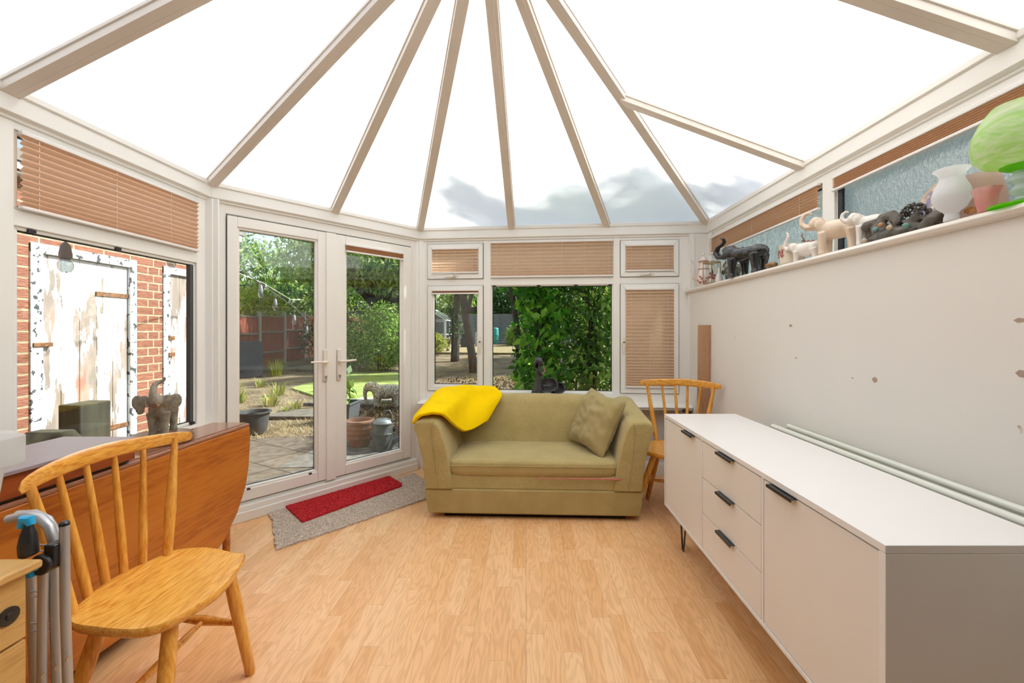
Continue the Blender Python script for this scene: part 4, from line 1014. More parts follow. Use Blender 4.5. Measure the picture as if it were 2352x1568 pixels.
def flaked():
    m, nt, out = newmat('flaking_white_frame')
    b = nd(nt,'ShaderNodeBsdfPrincipled'); b.inputs['Roughness'].default_value=.7
    n = nd(nt,'ShaderNodeTexNoise'); n.inputs['Scale'].default_value=26; n.inputs['Detail'].default_value=5; L(nt,coords(nt,(1,1,.8)),n.inputs['Vector'])
    L(nt,ramp(nt,n.outputs[0],[(.585,(.78,.79,.80)),(.60,(.07,.08,.09))]),b.inputs['Base Color']); L(nt,b.outputs[0],out.inputs[0]); return m
m_brick = brickmat(); m_peel = peel(); m_flake = flaked(); m_rust = M('rusty_iron',(.30,.14,.06),rough=.8,var=.6,vscale=40)
XB = -3.48
ob = thing('brick_outbuilding','low red brick outbuilding with two peeling white doors outside the left window','outbuilding',(0,0,0))
m = MB(); m.box(-6.2,XB,-3,2.867,-.06,2.42); m.box(-6.2,XB,3.65,3.92,-.06,2.42); m.box(-6.2,XB,4.70,4.80,-.06,2.42); m.box(-6.2,XB,2.867,3.65,1.90,2.42); m.box(-6.2,XB,3.92,4.70,1.90,2.42); m.box(-6.2,-3.75,2.8,4.75,-.06,2.4); m.build('brick_wall', m_brick, ob)
MB().box(-6.4,XB+.10,-3.1,4.95,2.42,2.50).build('roof', M('grey_felt_roof',(.22,.21,.20),rough=.9), ob)
MB().box(XB+.0,XB+.09,-3,4.9,2.33,2.42).build('gutter', M('white_gutter',(.7,.7,.7),rough=.5), ob, bevel=.02)
for (y0, y1, hx) in ((2.867,3.65,1),(3.92,4.70,0)):
    f = MB(); f.box(XB-.05,XB+.012,y0,y0+.075,0,1.90); f.box(XB-.05,XB+.012,y1-.06,y1,0,1.90); f.box(XB-.05,XB+.013,y0,y1,1.835,1.905); f.build('door_surround', m_flake, ob, bevel=.003)
    d = None; w = (y1-y0-.145)/5
    dd = MB()
    for i in range(5): a = y0+.08+i*w; dd.box(XB-.04,XB-.012,a+.0015,a+w-.0015,.02,1.832)
    d = dd.build('plank_door', m_peel, ob, bevel=.003)
    if hx:
        MB().box(XB-.012,XB-.004,y1-.33,y1-.045,1.565,1.60).build('strap_hinge', m_rust, d); MB().box(XB-.012,XB-.004,y1-.33,y1-.045,.45,.485).build('strap_hinge', m_rust, d)
        k = MB(); k.box(XB-.01,XB+.02,y0+.01,y0+.13,1.165,1.195); k.build('latch', m_rust, d, bevel=.003)
    else:
        for z in (1.21,1.05): MB().box(XB-.01,XB+.02,y0+.05,y0+.12,z-.02,z+.02).build('hook', m_rust, d, bevel=.003)
m_sleeper = M('weathered_olive_timber',(.075,.075,.045),rough=.95,col2=(.04,.037,.03),vscale=5,vstretch=(4,4,.5))
o = MB().box(-3.25,-3.09,2.84,3.05,-.05,.765).build('timber_post', m_sleeper, bevel=.01); tag(o,'dark upright timber block standing against the larger peeling door','timber block')
o = MB().prism([(2.66+.11*math.cos(PI*k/4+PI/8),.50+.14*math.sin(PI*k/4+PI/8)) for k in range(8)],-3.2,-2.98,lambda a,b_,c:(c,a,b_)).build('log_end', m_sleeper); o.location=(0,0,.0); 
tag(o,'dark octagonal log end beside the upright timber block','log'); MB().box(-3.2,-2.98,2.55,2.77,-.05,.37).build('base_block', m_sleeper, o)
o = MB().box(-3.2,-2.9,2.24,2.46,-.05,.50).build('crate', m_sleeper, bevel=.02); tag(o,'dark low crate at the foot of the larger peeling door frame','crate')

# string lights
m_cable = M('grey_cable',(.12,.12,.13),rough=.6); m_socket = M('grey_lamp_socket',(.25,.25,.27),rough=.5)
fl_ = thing('string_lights','grey festoon light cable with clear bulbs strung across the garden','string lights',(0,0,0))
cabp = [(-2.13,.6,2.02),(-2.25,2.0,1.98),(-2.7,3.2,1.96),(-3.0,4.2,1.97),(-3.12,4.8,1.84),(-3.27,5.35,1.76),(-3.56,6.3,1.64),(-4.6,8.6,1.53),(-7.0,13.0,1.60),(-9.2,17.0,1.9)]
MB().tube(cabp,.006,6).build('cable', m_cable, fl_)
for (x,y,z,top) in ((-2.25,2.0,1.625,1.98),(-2.6,3.0,1.80,1.965),(-3.11,4.8,1.735,1.84),(-3.265,5.33,1.615,1.765),(-3.555,6.28,1.445,1.645),(-4.6,8.6,1.30,1.53)):
    b_ = thing('festoon_bulb',None,None,(x,y,z)); del_ = b_; b_.name='bulb'; b_.parent = fl_
    MB().tube([(0,0,.06),(0,0,top-z)],.004,6).build('drop_wire', m_cable, b_)
    MB().lathe([(.008,.085),(.018,.07),(.022,.04),(.024,.03),(.024,.005)],n=14).build('socket', m_socket, b_)
    MB().lathe([(0,-.065),(.018,-.060),(.028,-.04),(.029,-.02),(.020,.005)],n=14).build('glass_bulb', glassmat('bulb_glass',(.62,.66,.68),4.0), b_)
o = MB().tube([(-3.42,4.78,1.98),(-3.6,5.6,1.94),(-4.6,8,1.90),(-6.5,12,2.2),(-9.0,16.5,2.6)],.004,6).build('washing_line', M('white_line',(.75,.75,.72),rough=.7)); tag(o,'thin white washing line running from the outbuilding to the fence','washing line')
def lp(t, P_=[(-3.42,4.78,1.98),(-3.6,5.6,1.94),(-4.6,8,1.90),(-6.5,12,2.2)]):
    i=int(t); return Vector(P_[i]).lerp(Vector(P_[i+1]),t-i)
pegp = None
for k,t_ in enumerate((.35,1.08,1.95,2.12,2.22)):
    p = lp(t_)
    r_ = thing('clothes_peg',['white clothes peg on the washing line, leftmost, nearest the outbuilding','white clothes peg on the washing line just left of the crossing cable','white clothes peg on the line, first of the three close together','middle white clothes peg of the three close together on the line','rightmost white clothes peg on the washing line'][k],'peg',p,0,'clothes pegs on the line')
    r_.rotation_euler=(0.25*(k-2),0,.6)
    if pegp is None:
        MB().hexa([(-.016,-.004,-.075),(-.010,-.004,-.075),(-.010,.004,-.075),(-.016,.004,-.075)],[(-.004,-.004,.015),(.002,-.004,.015),(.002,.004,.015),(-.004,.004,.015)]).build('jaw', M('white_peg',(.85,.87,.85),rough=.5), r_)
        MB().hexa([(.010,-.004,-.075),(.016,-.004,-.075),(.016,.004,-.075),(.010,.004,-.075)],[(-.002,-.004,.015),(.004,-.004,.015),(.004,.004,.015),(-.002,.004,.015)]).build('jaw', bpy.data.materials['white_peg'], r_); pegp = r_
    else:
        for ch in list(pegp.children): c = ch.copy(); COL.objects.link(c); c.parent = r_

# brown fence on the left boundary
m_fence = M('red_brown_fence_board',(.33,.085,.045),rough=.9,col2=(.20,.055,.035),vscale=3,vstretch=(9,9,.5),detail=5)
m_cap = M('grey_weathered_timber',(.26,.22,.20),rough=.95,var=.3,vscale=8)
m_conc = M('grey_concrete_post',(.42,.42,.38),rough=.9,var=.2,vscale=12)
fd = Vector((-.86,6.2,0)).normalized()
fn = thing('panel_fence','long red-brown board fence with concrete posts along the left boundary','fence',(-8.35,9.9,0),math.atan2(fd.y,fd.x))
for i in range(10):
    x0 = i*1.86
    zz = gz(0, 9.9+x0)
    p = MB()
    for k in range(17): xx = x0+.06+k*.104; p.box(xx,xx+.108,-.008+(.004 if k%2 else 0),.008+(.004 if k%2 else 0),zz,zz+1.78)
    p.build('fence_panel', m_fence, fn)
    MB().box(x0+.05,x0+1.83,-.025,.03,zz+1.78,zz+1.82).build('capping', m_cap, fn)
    for z in (.55,1.25): MB().box(x0+.05,x0+1.83,-.055,-.008,zz+z-.03,zz+z+.03).build('rail', m_cap, fn)
    MB().box(x0-.05,x0+.05,-.06,.05,zz-.05,zz+1.93).build('post', m_conc, fn, bevel=.01)
o = MB().prism([(-.42,0),(.42,0),(.42,.95),(.40,1.02),(.34,1.06),(-.34,1.06),(-.40,1.02),(-.42,.95)],-.03,.03,lambda a,b_,c:(a,c,b_)).build('board', M('black_plastic_panel',(.035,.04,.05),rough=.5,var=.3,vscale=5), bevel=.01); o.location=(-8.02,11.7,-.05); o.rotation_euler=(R(-10),0,R(35)); tag(o,'black rounded board leaning against the red-brown fence','board')

# far grey fence, greenhouse, butt, bins, birdbath
m_grey = M('silvery_grey_fence',(.26,.27,.29),rough=.9,var=.3,vscale=12,vstretch=(.5,1,6))
ff = thing('slatted_fence','weathered grey horizontal slat fence across the far end of the garden','fence',(-9.5,25.8,gz(0,25.8)))
for i in range(8):
    p = MB()
    for k in range(14): p.box(i*1.85+.05,i*1.85+1.80,-.01+(k%2)*.006,.012+(k%2)*.006,.05+k*.135,.05+k*.135+.125)
    p.build('fence_panel', m_grey, ff)
    for xx in (.5,1.2): MB().box(i*1.85+xx,i*1.85+xx+.05,-.035,-.01,.05,1.93).build('batten', m_grey, ff)
    MB().box(i*1.85-.04,i*1.85+.04,-.04,.04,0,2.0).build('post', m_cap, ff)
m_alu = M('white_aluminium',(.75,.77,.78),rough=.4)
gh = thing('greenhouse','small white framed greenhouse at the far left of the garden','greenhouse',(-5.3,23.0,gz(0,23)))
f = MB(); W2, D2, H2, RZ = 1.1, 1.6, 1.5, 2.15
for x in (-W2,W2):
    for y in (-D2,-D2/3,D2/3,D2): f.box(x-.02,x+.02,y-.02,y+.02,0,H2)
    for z in (.75,H2): f.box(x-.02,x+.02,-D2,D2,z-.02,z+.02)
    for y in (-D2,-D2/3,D2/3,D2): f.bar((x,y,H2),(0,y,RZ),.035,.035)
f.bar((0,-D2,RZ),(0,D2,RZ),.05,.05)
for y in (-D2,D2):
    for z in (.0+.02,.75,H2): f.box(-W2,W2,y-.02,y+.02,z-.02,z+.02)
    for x in (-.4,.4): f.box(x-.018,x+.018,y-.018,y+.018,0,1.85)
f.build('frame', m_alu, gh)
g = MB()
for x in (-W2,W2): g.box(x-.003,x+.003,-D2,D2,0.02,H2)
g.hexa([(-W2,-D2,H2),(0,-D2,RZ),(0,D2,RZ),(-W2,D2,H2)],[(-W2,-D2,H2+.006),(0,-D2,RZ+.006),(0,D2,RZ+.006),(-W2,D2,H2+.006)]); g.hexa([(0,-D2,RZ),(W2,-D2,H2),(W2,D2,H2),(0,D2,RZ)],[(0,-D2,RZ+.006),(W2,-D2,H2+.006),(W2,D2,H2+.006),(0,D2,RZ+.006)])
g.build('glazing', glassmat('greenhouse_glass',(.8,.86,.86),1.6), gh)
wbt = thing('water_butt','teal green plastic water butt in front of the far slatted fence','water butt',(-1.86,24.4,gz(0,24.4)))
MB().lathe([(.17,.12),(.21,.3),(.225,.34),(.22,.38),(.235,.6),(.245,.64),(.235,.68),(.23,.95),(.21,1.05),(.20,1.06),(0,1.08)],n=20).build('barrel', M('teal_plastic',(.05,.33,.32),rough=.5), wbt)
for sx in (-1,1):
    for sy in (-1,1): MB().box(sx*.15-.03,sx*.15+.03,sy*.15-.03,sy*.15+.03,-.02,.12).build('stand_leg', m_cap, wbt)
o = MB().hexa([(-.28,-.28,0),(.28,-.28,0),(.28,.28,0),(-.28,.28,0)],[(-.24,-.24,.82),(.24,-.24,.82),(.24,.24,.82),(-.24,.24,.82)]).build('compost_bin', M('black_bin_plastic',(.03,.03,.033),rough=.6), bevel=.03); o.location=(-3.25,22.3,gz(0,22.3)); tag(o,'black plastic compost bin near the grey slatted fence','compost bin')
o = MB().box(-.2,.2,-.15,.15,0,.85).build('chest', M('pale_plastic_box',(.62,.66,.72),rough=.5,var=.2,vscale=8), bevel=.02); o.location=(-2.62,22.8,gz(0,22.8)); tag(o,'pale plastic chest between the black compost bin and the teal water butt','chest')
m_stone = M('pale_garden_stone',(.50,.45,.36),rough=.9,col2=(.28,.25,.19),vscale=9)
bb = thing('bird_bath','pale stone bird bath standing at the edge of the far dry grass','bird bath',(-3.70,19.6,gz(0,19.6)))
MB().lathe([(.22,0),(.22,.06),(.13,.10),(.09,.25),(.10,.45),(.14,.55)],n=16).build('pedestal', m_stone, bb); MB().lathe([(.10,.55),(.30,.64),(.33,.70),(.30,.71),(.22,.67),(0,.65)],n=20).build('basin', m_stone, bb)

# near objects outside the doors
m_bucket = M('dark_grey_builders_plastic',(.085,.09,.095),rough=.5,var=.35,vscale=9)
bk = thing('bucket','dark grey plastic bucket with a rope handle on the dry grass','bucket',(-3.52,5.30,-.035))
shell(MB(), [([(r_*math.cos(2*PI*k/28), r_*math.sin(2*PI*k/28)) for k in range(28)], z) for r_, z in ((.135,0),(.14,.01),(.178,.26),(.200,.262),(.200,.278),(.172,.278),(.166,.25),(.132,.02))],True,True).build('tub', m_bucket, bk, ang=50)
MB().tube([(.18,-.05,.27),(.10,-.16,.285),(-.02,-.205,.265),(-.12,-.17,.285),(-.18,-.06,.27)],.007,8).build('handle', m_blk, bk)
m_terra = M('terracotta',(.36,.19,.13),rough=.85,col2=(.40,.32,.27),vscale=7,contrast=(.5,.72))
tp = thing('terracotta_pot','ribbed terracotta plant pot standing on the slabs left of the watering can','plant pot',(-1.915,4.72,-.04))
MB().lathe([(0,0),(.098,0),(.108,.02),(.128,.09),(.132,.095),(.133,.105),(.139,.15),(.143,.155),(.143,.165),(.145,.20),(.148,.205),(.147,.215),(.146,.25),(.150,.257),(.158,.27),(.160,.285),(.156,.30),(.143,.302),(.130,.29),(.125,.10),(0,.06)],n=36).build('pot', m_terra, tp, ang=50)
m_galv = M('galvanised_steel',(.16,.175,.175),rough=.6,metal=.35,col2=(.10,.11,.105),vscale=10)
wc = thing('watering_can','old galvanised metal watering can with arched handle next to the terracotta pot','watering can',(-1.595,4.56,-.04),0)
MB().lathe([(0,0),(.112,0),(.115,.01),(.113,.012),(.112,.17),(.116,.175),(.116,.185),(.112,.19),(.110,.285),(.116,.29),(.114,.30),(.105,.302)],n=32,sy=.85).build('body', m_galv, wc)
tpm = MB().lathe([(.108,.298),(.095,.325),(.06,.345),(.0,.352)],n=24,sy=.85).build('hood', M('light_galvanised',(.26,.29,.30),rough=.45,metal=.5), wc)
MB().tube([(.0-.02,0,.30),(.005,0,.38),(.035,0,.43),(.075,0,.435),(.10,0,.39),(.108,0,.30)],.009,10).build('top_handle', m_galv, wc)
MB().tube([(-.112,0,.10),(-.15,0,.16),(-.185,0,.215),(-.18,0,.26),(-.15,0,.285),(-.112,0,.27)],.006,8).build('side_handle', m_galv, wc)
MB().tube([(.10,0,.07),(.20,0,.13),(.33,0,.27)],[.03,.022,.016],12).build('spout', m_galv, wc); MB().tube([(.10,0,.235),(.30,0,.235)],.007,8).build('brace', m_galv, wc)
# dark planter with young plant
pl = thing('planter','square dark slate grey planter with a young leafy plant behind the terracotta pot','planter',(-2.70,6.0,-.05))
q = [(-.20,-.20),(.20,-.20),(.20,.20),(-.20,.20)]
shell(MB(), [([(x*.85,y*.85) for x,y in q],0),(q,.27),([(x*1.06,y*1.06) for x,y in q],.272),([(x*1.06,y*1.06) for x,y in q],.295),([(x*.92,y*.92) for x,y in q],.295),([(x*.90,y*.90) for x,y in q],.23)],True,True).build('box', M('slate_grey_plastic',(.09,.10,.115),rough=.6), pl)
MB().tube([(0,0,.22),(.02,0,.40),(.01,0,.60),(.05,0,.72)],[.008,.007,.005,.003],6).build('stem', m_stem, pl)
leaves('foliage',[((.03,0,.66),(.10,.10,.10)),((.05,0,.48),(.12,.12,.10)),((0,0,.34),(.14,.14,.06))],42,.13,ml_green,pl,2.0,4)
# steps / slabs
m_slab = M('dark_slate_slab',(.16,.15,.14),rough=.8,var=.4,vscale=9); m_slab2 = M('worn_paving_slab',(.18,.16,.135),rough=.85,var=.35,vscale=8)
def slab(pts, z0, z1, mat, lab): o_ = MB().prism(pts,z0,z1).build('paving_slab', mat, bevel=.008); tag(o_, lab, 'paving slab'); return o_
slab([(-3.9,6.15),(-2.98,6.15),(-2.98,6.75),(-4.0,6.7)],-.05,.0,m_slab2,'worn paving step edged by dry grass right of the bucket')
slab([(-3.95,7.25),(-2.7,7.1),(-2.6,7.65),(-3.8,7.75)],-.06,.01,m_slab,'dark slab edge lying beyond the worn paving step')
slab([(-3.15,7.55),(-2.1,7.45),(-2.1,7.75),(-3.15,7.85)],-.05,.02,M('pale_kerb_stone',(.45,.42,.36),rough=.9,var=.2,vscale=10),'pale stone edging between the lawn and the stone elephant')
slab([(-2.4,3.95),(-.4,4.05),(-.5,5.15),(-2.35,5.1)],-.045,-.038,flags('dark_slate_flags',(.17,.165,.155),(.22,.21,.19)),'dark slate paving under the watering can and the pot')
o = MB().hexa([(-.10,-.04,0),(.09,-.03,0),(.07,.05,0),(-.09,.05,0)],[(-.10,-.02,.03),(.04,-.03,.085),(.05,.02,.09),(-.08,.03,.03)]).build('pot_shard', m_terra); o.location=(-1.70,5.65,-.045); tag(o,'broken terracotta shard lying on the leaf litter behind the watering can','shard')

# tufts of strappy leaves
def tuft(label, x, y, n, h, spread, mat=ml_grass, seed=1, group=None, name='grass_tuft', cat='plant'):
    rn = random.Random(seed); m = MB()
    for i in range(n):
        a = rn.uniform(0,2*PI); r0 = rn.uniform(0,spread*.5); bx_, by_ = r0*math.cos(a), r0*math.sin(a); hh = h*rn.uniform(.5,1); w = rn.uniform(.006,.014); lean = rn.uniform(.1,.7)*spread
        dx, dy = math.cos(a)*lean, math.sin(a)*lean; sx, sy = -math.sin(a)*w, math.cos(a)*w
        m.add([(bx_-sx,by_-sy,0),(bx_+sx,by_+sy,0),(bx_+dx*.35+sx,by_+dy*.35+sy,hh*.6),(bx_+dx*.35-sx,by_+dy*.35-sy,hh*.6),(bx_+dx,by_+dy,hh)],[(0,1,2,3),(3,2,4)])
    o_ = m.build(name, mat, kind='leaves'); o_.location=(x,y,gz(x,y)-.01); tag(o_,label,cat,group); return o_
ml_straw = leafmat('straw',(.36,.28,.15),(.46,.37,.21),(.27,.20,.10),tr=.2)
TF = [(-4.55,7.3,.30,.26,'nearest and widest yellow-green tuft, just beyond the bucket'),(-5.3,7.55,.32,.24,'yellow-green tuft left of the widest one, behind the bucket rim'),(-3.95,7.0,.20,.18,'small pale tuft at the left end of the dark slab'),(-5.15,8.5,.34,.26,'tall yellow-green tuft at the back left of the dry bed'),(-6.1,8.6,.32,.28,'leftmost tall yellow-green tuft in the dry bed'),(-4.45,8.9,.22,.22,'middle low tuft at the back of the dry bed'),(-3.85,6.6,.16,.16,'thin green tuft beside the worn paving step'),(-6.3,9.7,.26,.24,'farthest tuft of the dry bed, near the black board'),(-5.0,10.2,.20,.26,'withered tuft on the bank below the fence post')]
for i,(x,y,h,w,lab) in enumerate(TF): tuft(lab, x, y, 46, h, w, ml_grass, i)
rn = random.Random(11)
stm = MB()
for i in range(40):
    x = rn.uniform(-3.75,-2.7) if i < 14 else rn.uniform(-6.2,-3.7); y = rn.uniform(5.25,6.25) if i < 14 else rn.uniform(5.6,10)
    for k in range(60):
        a = rn.uniform(0,2*PI); l = rn.uniform(.05,.2); x0 = x+rn.gauss(0,.16); y0 = y+rn.gauss(0,.16); w = .004; z = gz(x0,y0)
        stm.add([(x0-math.sin(a)*w,y0+math.cos(a)*w,z),(x0+math.sin(a)*w,y0-math.cos(a)*w,z),(x0+math.cos(a)*l,y0+math.sin(a)*l,z+rn.uniform(.01,.09))],[(0,1,2)])
o = stm.build('dry_straw', ml_straw, kind='leaves'); tag(o,'dry straw strewn over the ground around the bucket','straw',kind='stuff')
tuft('bright green clump at the foot of the red-brown fence next to the black board', -7.5, 12.3, 90, .55, .45, ml_yellow, 91)
# leaf litter near the elephant
def litter(label, x0,x1,y0,y1,n,seed,mat):
    rs = np.random.RandomState(seed); o_ = leaves('leaf_litter',[(((x0+x1)/2,(y0+y1)/2,-.03),((x1-x0)/2,(y1-y0)/2,.015))],n,.07,mat,None,2.0,seed,0,.02); tag(o_,label,'leaf litter',kind='stuff')
ml_brown = leafmat('dead_leaves',(.06,.04,.022),(.15,.10,.055),(.26,.18,.10),tr=.1,rough=.95)
litter('brown dead leaves scattered between the watering can and the stone elephant',-3.0,-1.0,5.0,7.6,1500,3,ml_brown)
litter('brown dead leaves under the trees beyond the back window',-3.5,1.5,7.2,12,2500,4,ml_brown)

# ---- shrubs and trees
shrub('rounded light green shrub on the lawn edge seen through the right french door',(-4.75,13.4,-.05),[((0,0,.75),(.85,.7,.75)),((-.5,.1,1.2),(.6,.6,.7)),((.5,0,1.1),(.65,.6,.75)),((.0,.1,1.75),(.65,.55,.6)),((.9,-.1,.7),(.45,.45,.6)),((-.95,0,.8),(.4,.4,.7))],9000,.10,ml_light,seed=2)
shrub('dark green hedge bush behind the rounded shrub',(-6.3,16.5,.1),[((0,0,1.0),(1.6,.8,1.1)),((.9,.3,1.2),(1.0,.8,1.2)),((-2.0,.5,.9),(1.2,.8,1.0))],5000,.14,ml_dark,seed=3)
tree('large spreading tree with a forked trunk behind the rounded shrub',(-5.95,16.3,.1),[(0,0,0),(.05,0,1.2),(.1,0,2.2),(.0,0,2.7)],[.30,.24,.22,.16],[((0,0,4.6),(2.3,2.2,1.5)),((-2.2,-.5,4.0),(1.5,1.5,1.1)),((2.3,-.8,3.9),(1.7,1.6,1.1)),((.6,-1.4,3.4),(1.4,1.0,.8)),((-1.2,-1.6,5.2),(1.6,1.4,1.2)),((1.6,0,5.8),(1.8,1.6,1.3)),((3.3,.5,2.9),(.9,1.0,.8)),((.4,-3.7,4.4),(1.5,1.4,.8)),((.9,-1.9,3.9),(1.3,1.3,.7)),((-.6,-5.2,4.7),(1.2,1.2,.7)),((-.2,2.4,4.3),(1.8,1.6,1.0))],19000,.24,ml_light,seed=5,elong=3.0,droop=.6,branches=[([(.05,0,2.1),(-.5,-.1,2.7),(-1.2,-.2,3.3)],[.17,.13,.06]),([(.08,0,2.1),(.6,0,2.8),(1.4,0,3.6)],[.17,.13,.06])])
tree('mixed green tree rising behind the left fence',(-12.2,17.2,.1),[(0,0,0),(0,0,3)],[.2,.12],[((0,0,3.6),(2.2,2.0,1.9)),((1.8,1.5,2.7),(1.5,1.4,1.5)),((-1.6,-1.4,2.6),(1.6,1.4,1.6)),((2.8,3.2,3.6),(1.7,1.7,1.7)),((.4,-2.4,2.3),(1.5,1.5,1.3))],15000,.20,ml_green,seed=6)
tree('darker tree behind the left fence beyond the black board',(-11.4,22.5,.3),[(0,0,0),(0,0,3)],[.2,.12],[((0,0,3.4),(2.2,2.0,1.9)),((2.2,.5,4.4),(2.0,1.8,1.8)),((3.6,2,3.2),(1.8,1.6,1.7))],9000,.22,ml_dark,seed=7)
shrub('yellow-green climber hanging over the red-brown fence',(-9.35,12.6,.0),[((0,0,2.1),(.6,2.0,.6)),((-.4,-1.5,2.3),(.7,1.1,.7)),((-.3,2.2,2.2),(.6,1.4,.7))],6000,.12,ml_yellow,seed=8)
for i,(x,y,z,rx,rz,ml) in enumerate([(-17,29,2.8,3.2,3.0,ml_green),(-11.5,31,3.2,3.4,3.4,ml_dark),(-6.8,31,3.0,2.6,3.3,ml_light),(-3.2,30,3.4,2.4,2.9,ml_green),(.2,29,3.4,2.8,3.4,ml_dark),(4.2,27,3.4,3.0,3.5,ml_green)]):
    tree(['broad green tree at the far left beyond the gardens','tall dark tree beyond the slatted fence left of the greenhouse','pale green tree behind the greenhouse roof','green tree rising behind the black compost bin','dark tree beyond the slatted fence behind the teal water butt','green tree at the far right behind the hedge'][i],(x,y,.3),[(0,0,0),(0,0,2.5)],[.2,.12],[((0,0,z),(rx,1.6,rz*.8)),((rx*.5,-.4,z*.7),(rx*.6,1.2,rz*.6)),((-rx*.5,-.3,z*.75),(rx*.6,1.2,rz*.6))],4500,.30,ml,seed=20+i,group='background trees')
# leaning dark trunk seen in the left casement
tree('dark leaning tree trunk standing beyond the left casement',(-1.62,12.9,-.05),[(0,0,0),(-.10,0,.7),(-.22,0,1.4),(-.36,0,2.4),(-.55,0,4.2)],[.16,.125,.12,.115,.09],[((-.3,0,4.6),(1.2,1.2,.8)),((1.2,.2,4.2),(1.3,1.0,.8)),((.3,-.2,3.5),(.9,.8,.5))],5000,.18,ml_green,seed=9,branches=[([(-.25,0,1.95),(.05,-.05,2.05),(.2,-.05,2.12)],[.07,.06,.04])])
tree('ivy covered trunk behind the leaning trunk',(-2.78,16.0,.05),[(0,0,0),(.05,0,1.5),(.1,0,3.0)],[.17,.15,.1],[((0,0,1.5),(.26,.26,1.0)),((.4,0,4.0),(1.6,1.3,1.1))],5000,.13,ml_dark,seed=10)
shrub('yellow-green bush with dark base at the left of the far dry grass',(-4.45,18.6,.15),[((0,0,.75),(.75,.5,.40)),((-.6,0,.65),(.6,.5,.45)),((.45,0,.55),(.5,.4,.35))],4200,.09,ml_yellow,seed=12)
shrub('leafy bush with pale blossom in front of the slatted fence right of the water butt',(-.75,23.4,.35),[((0,0,.6),(.45,.4,.6)),((.4,-.2,1.1),(.5,.4,.6))],2500,.12,ml_light,seed=13)
tree('unseen tall tree added right of the garden to shade the ground beyond the wide window',(3.6,16.2,.05),[(0,0,0),(0,0,3)],[.25,.15],[((0,0,5.0),(2.6,2.4,1.2)),((-1.8,-1.5,4.6),(1.6,1.6,.9)),((1.6,.6,4.2),(1.8,1.8,1.2)),((-.4,2.4,5.0),(1.8,1.6,1.0))],8000,.26,ml_green,seed=44,inner=.1)  # tree hidden behind the hedge, added for the shade it throws
# close hedge on the right, in front of the wide back window
HB = [
 ('vivid large-leaved shrub filling the middle of the wide back window',(.22,6.1,-.05),[((0,0,.6),(.45,.5,.6)),((.05,.1,1.5),(.42,.5,.65)),((-.12,0,2.2),(.42,.5,.55)),((.25,.1,2.7),(.6,.6,.6))],2300,.16,ml_vivid,31),
 ('tall leafy shrub behind the fairy figurine reaching the window top',(.95,6.3,-.05),[((0,0,.7),(.55,.5,.7)),((.1,.1,1.7),(.6,.5,.7)),((0,0,2.6),(.6,.5,.6))],2600,.12,ml_green,32),
 ('dark evergreen shrub at the right side of the wide back window',(1.75,6.5,-.05),[((0,0,.7),(.65,.6,.75)),((.1,.1,1.7),(.7,.6,.8)),((0,0,2.8),(.7,.6,.6))],3200,.09,ml_light,33),
 ('dark shrub in the shade left of the vivid shrub',(.12,8.0,-.05),[((0,0,.8),(.40,.5,.8)),((.1,.1,1.9),(.42,.5,.8)),((-.15,.2,2.9),(.6,.6,.6))],2600,.12,ml_dark,34),
 ('dense dark hedge behind the vivid shrub',(1.1,8.2,-.05),[((0,0,1.0),(1.3,.7,1.2)),((.2,.3,2.6),(1.4,.7,1.2)),((1.8,.2,1.8),(1.3,.7,1.9)),((.6,.3,3.9),(1.3,.7,.7))],7500,.13,ml_dark,35),
 ('shrub outside the right casement behind its lowered blind',(1.75,5.0,-.05),[((0,0,1.0),(.7,.6,1.0)),((.1,.1,2.2),(.7,.6,.8))],2500,.12,ml_green,36)]
for lab, loc, bl, n, sz, ml, sd in HB: shrub(lab, loc, bl, n, sz, ml, seed=sd, inner=.25, stems=9, droop=.3)
MB_ = MB().tube([(-.10,8.9,0),(-.16,8.85,1.2),(-.30,8.8,2.2),(-.42,8.7,4)],[.085,.075,.07,.06],8).build('trunk',m_bark); MB_.name='slim_trunk'; tag(MB_,'slim bare trunk at the left edge of the dark shrub in the wide window','tree trunk')
# tree outside at the right whose crown shades the back of the roof; lower clumps added to block sun on the door threshold
tree('tall tree beside the conservatory whose crown shades the back roof panels',(4.9,5.9,-.05),[(0,0,0),(-.05,-.1,2.4),(-.2,-.3,4.6)],[.2,.16,.10],[((-2.34,-1.03,6.07),(.17,.17,.18)),((-2.30,-.85,5.85),(.30,.25,.18)),((-2.0,-.66,5.78),(.30,.3,.15)),((-1.66,-.70,5.82),(.30,.30,.17)),((-1.41,-.98,5.98),(.20,.20,.17)),((-1.28,-.70,5.80),(.35,.35,.2)),((-.95,-1.15,6.03),(.25,.22,.2)),((-.88,-.75,5.82),(.42,.4,.25)),((-.58,-.98,5.95),(.30,.30,.24)),((-.40,-.70,5.80),(.42,.40,.26)),((-.28,-1.19,5.90),(.28,.28,.2)),((-.20,-1.46,5.86),(.26,.26,.19)),((-1.7,-.5,5.0),(1.1,.9,.6)),((-2.3,-.65,4.25),(.8,.6,.5)),((-.8,-.1,4.6),(.9,.7,.6))],7500,.13,ml_green,seed=41,inner=.1,elong=2.0)
# added wall on the right, sized to keep sun off the high windows
nb = MB().box(3.2,3.4,-3,4.4,-.1,3.85).build('shade_wall', M('grey_rendered_wall',(.78,.82,.82),rough=.9,var=.2,vscale=2)); tag(nb,'grey rendered wall added outside to shade the obscure glass above the ledge, blurred behind it','wall')
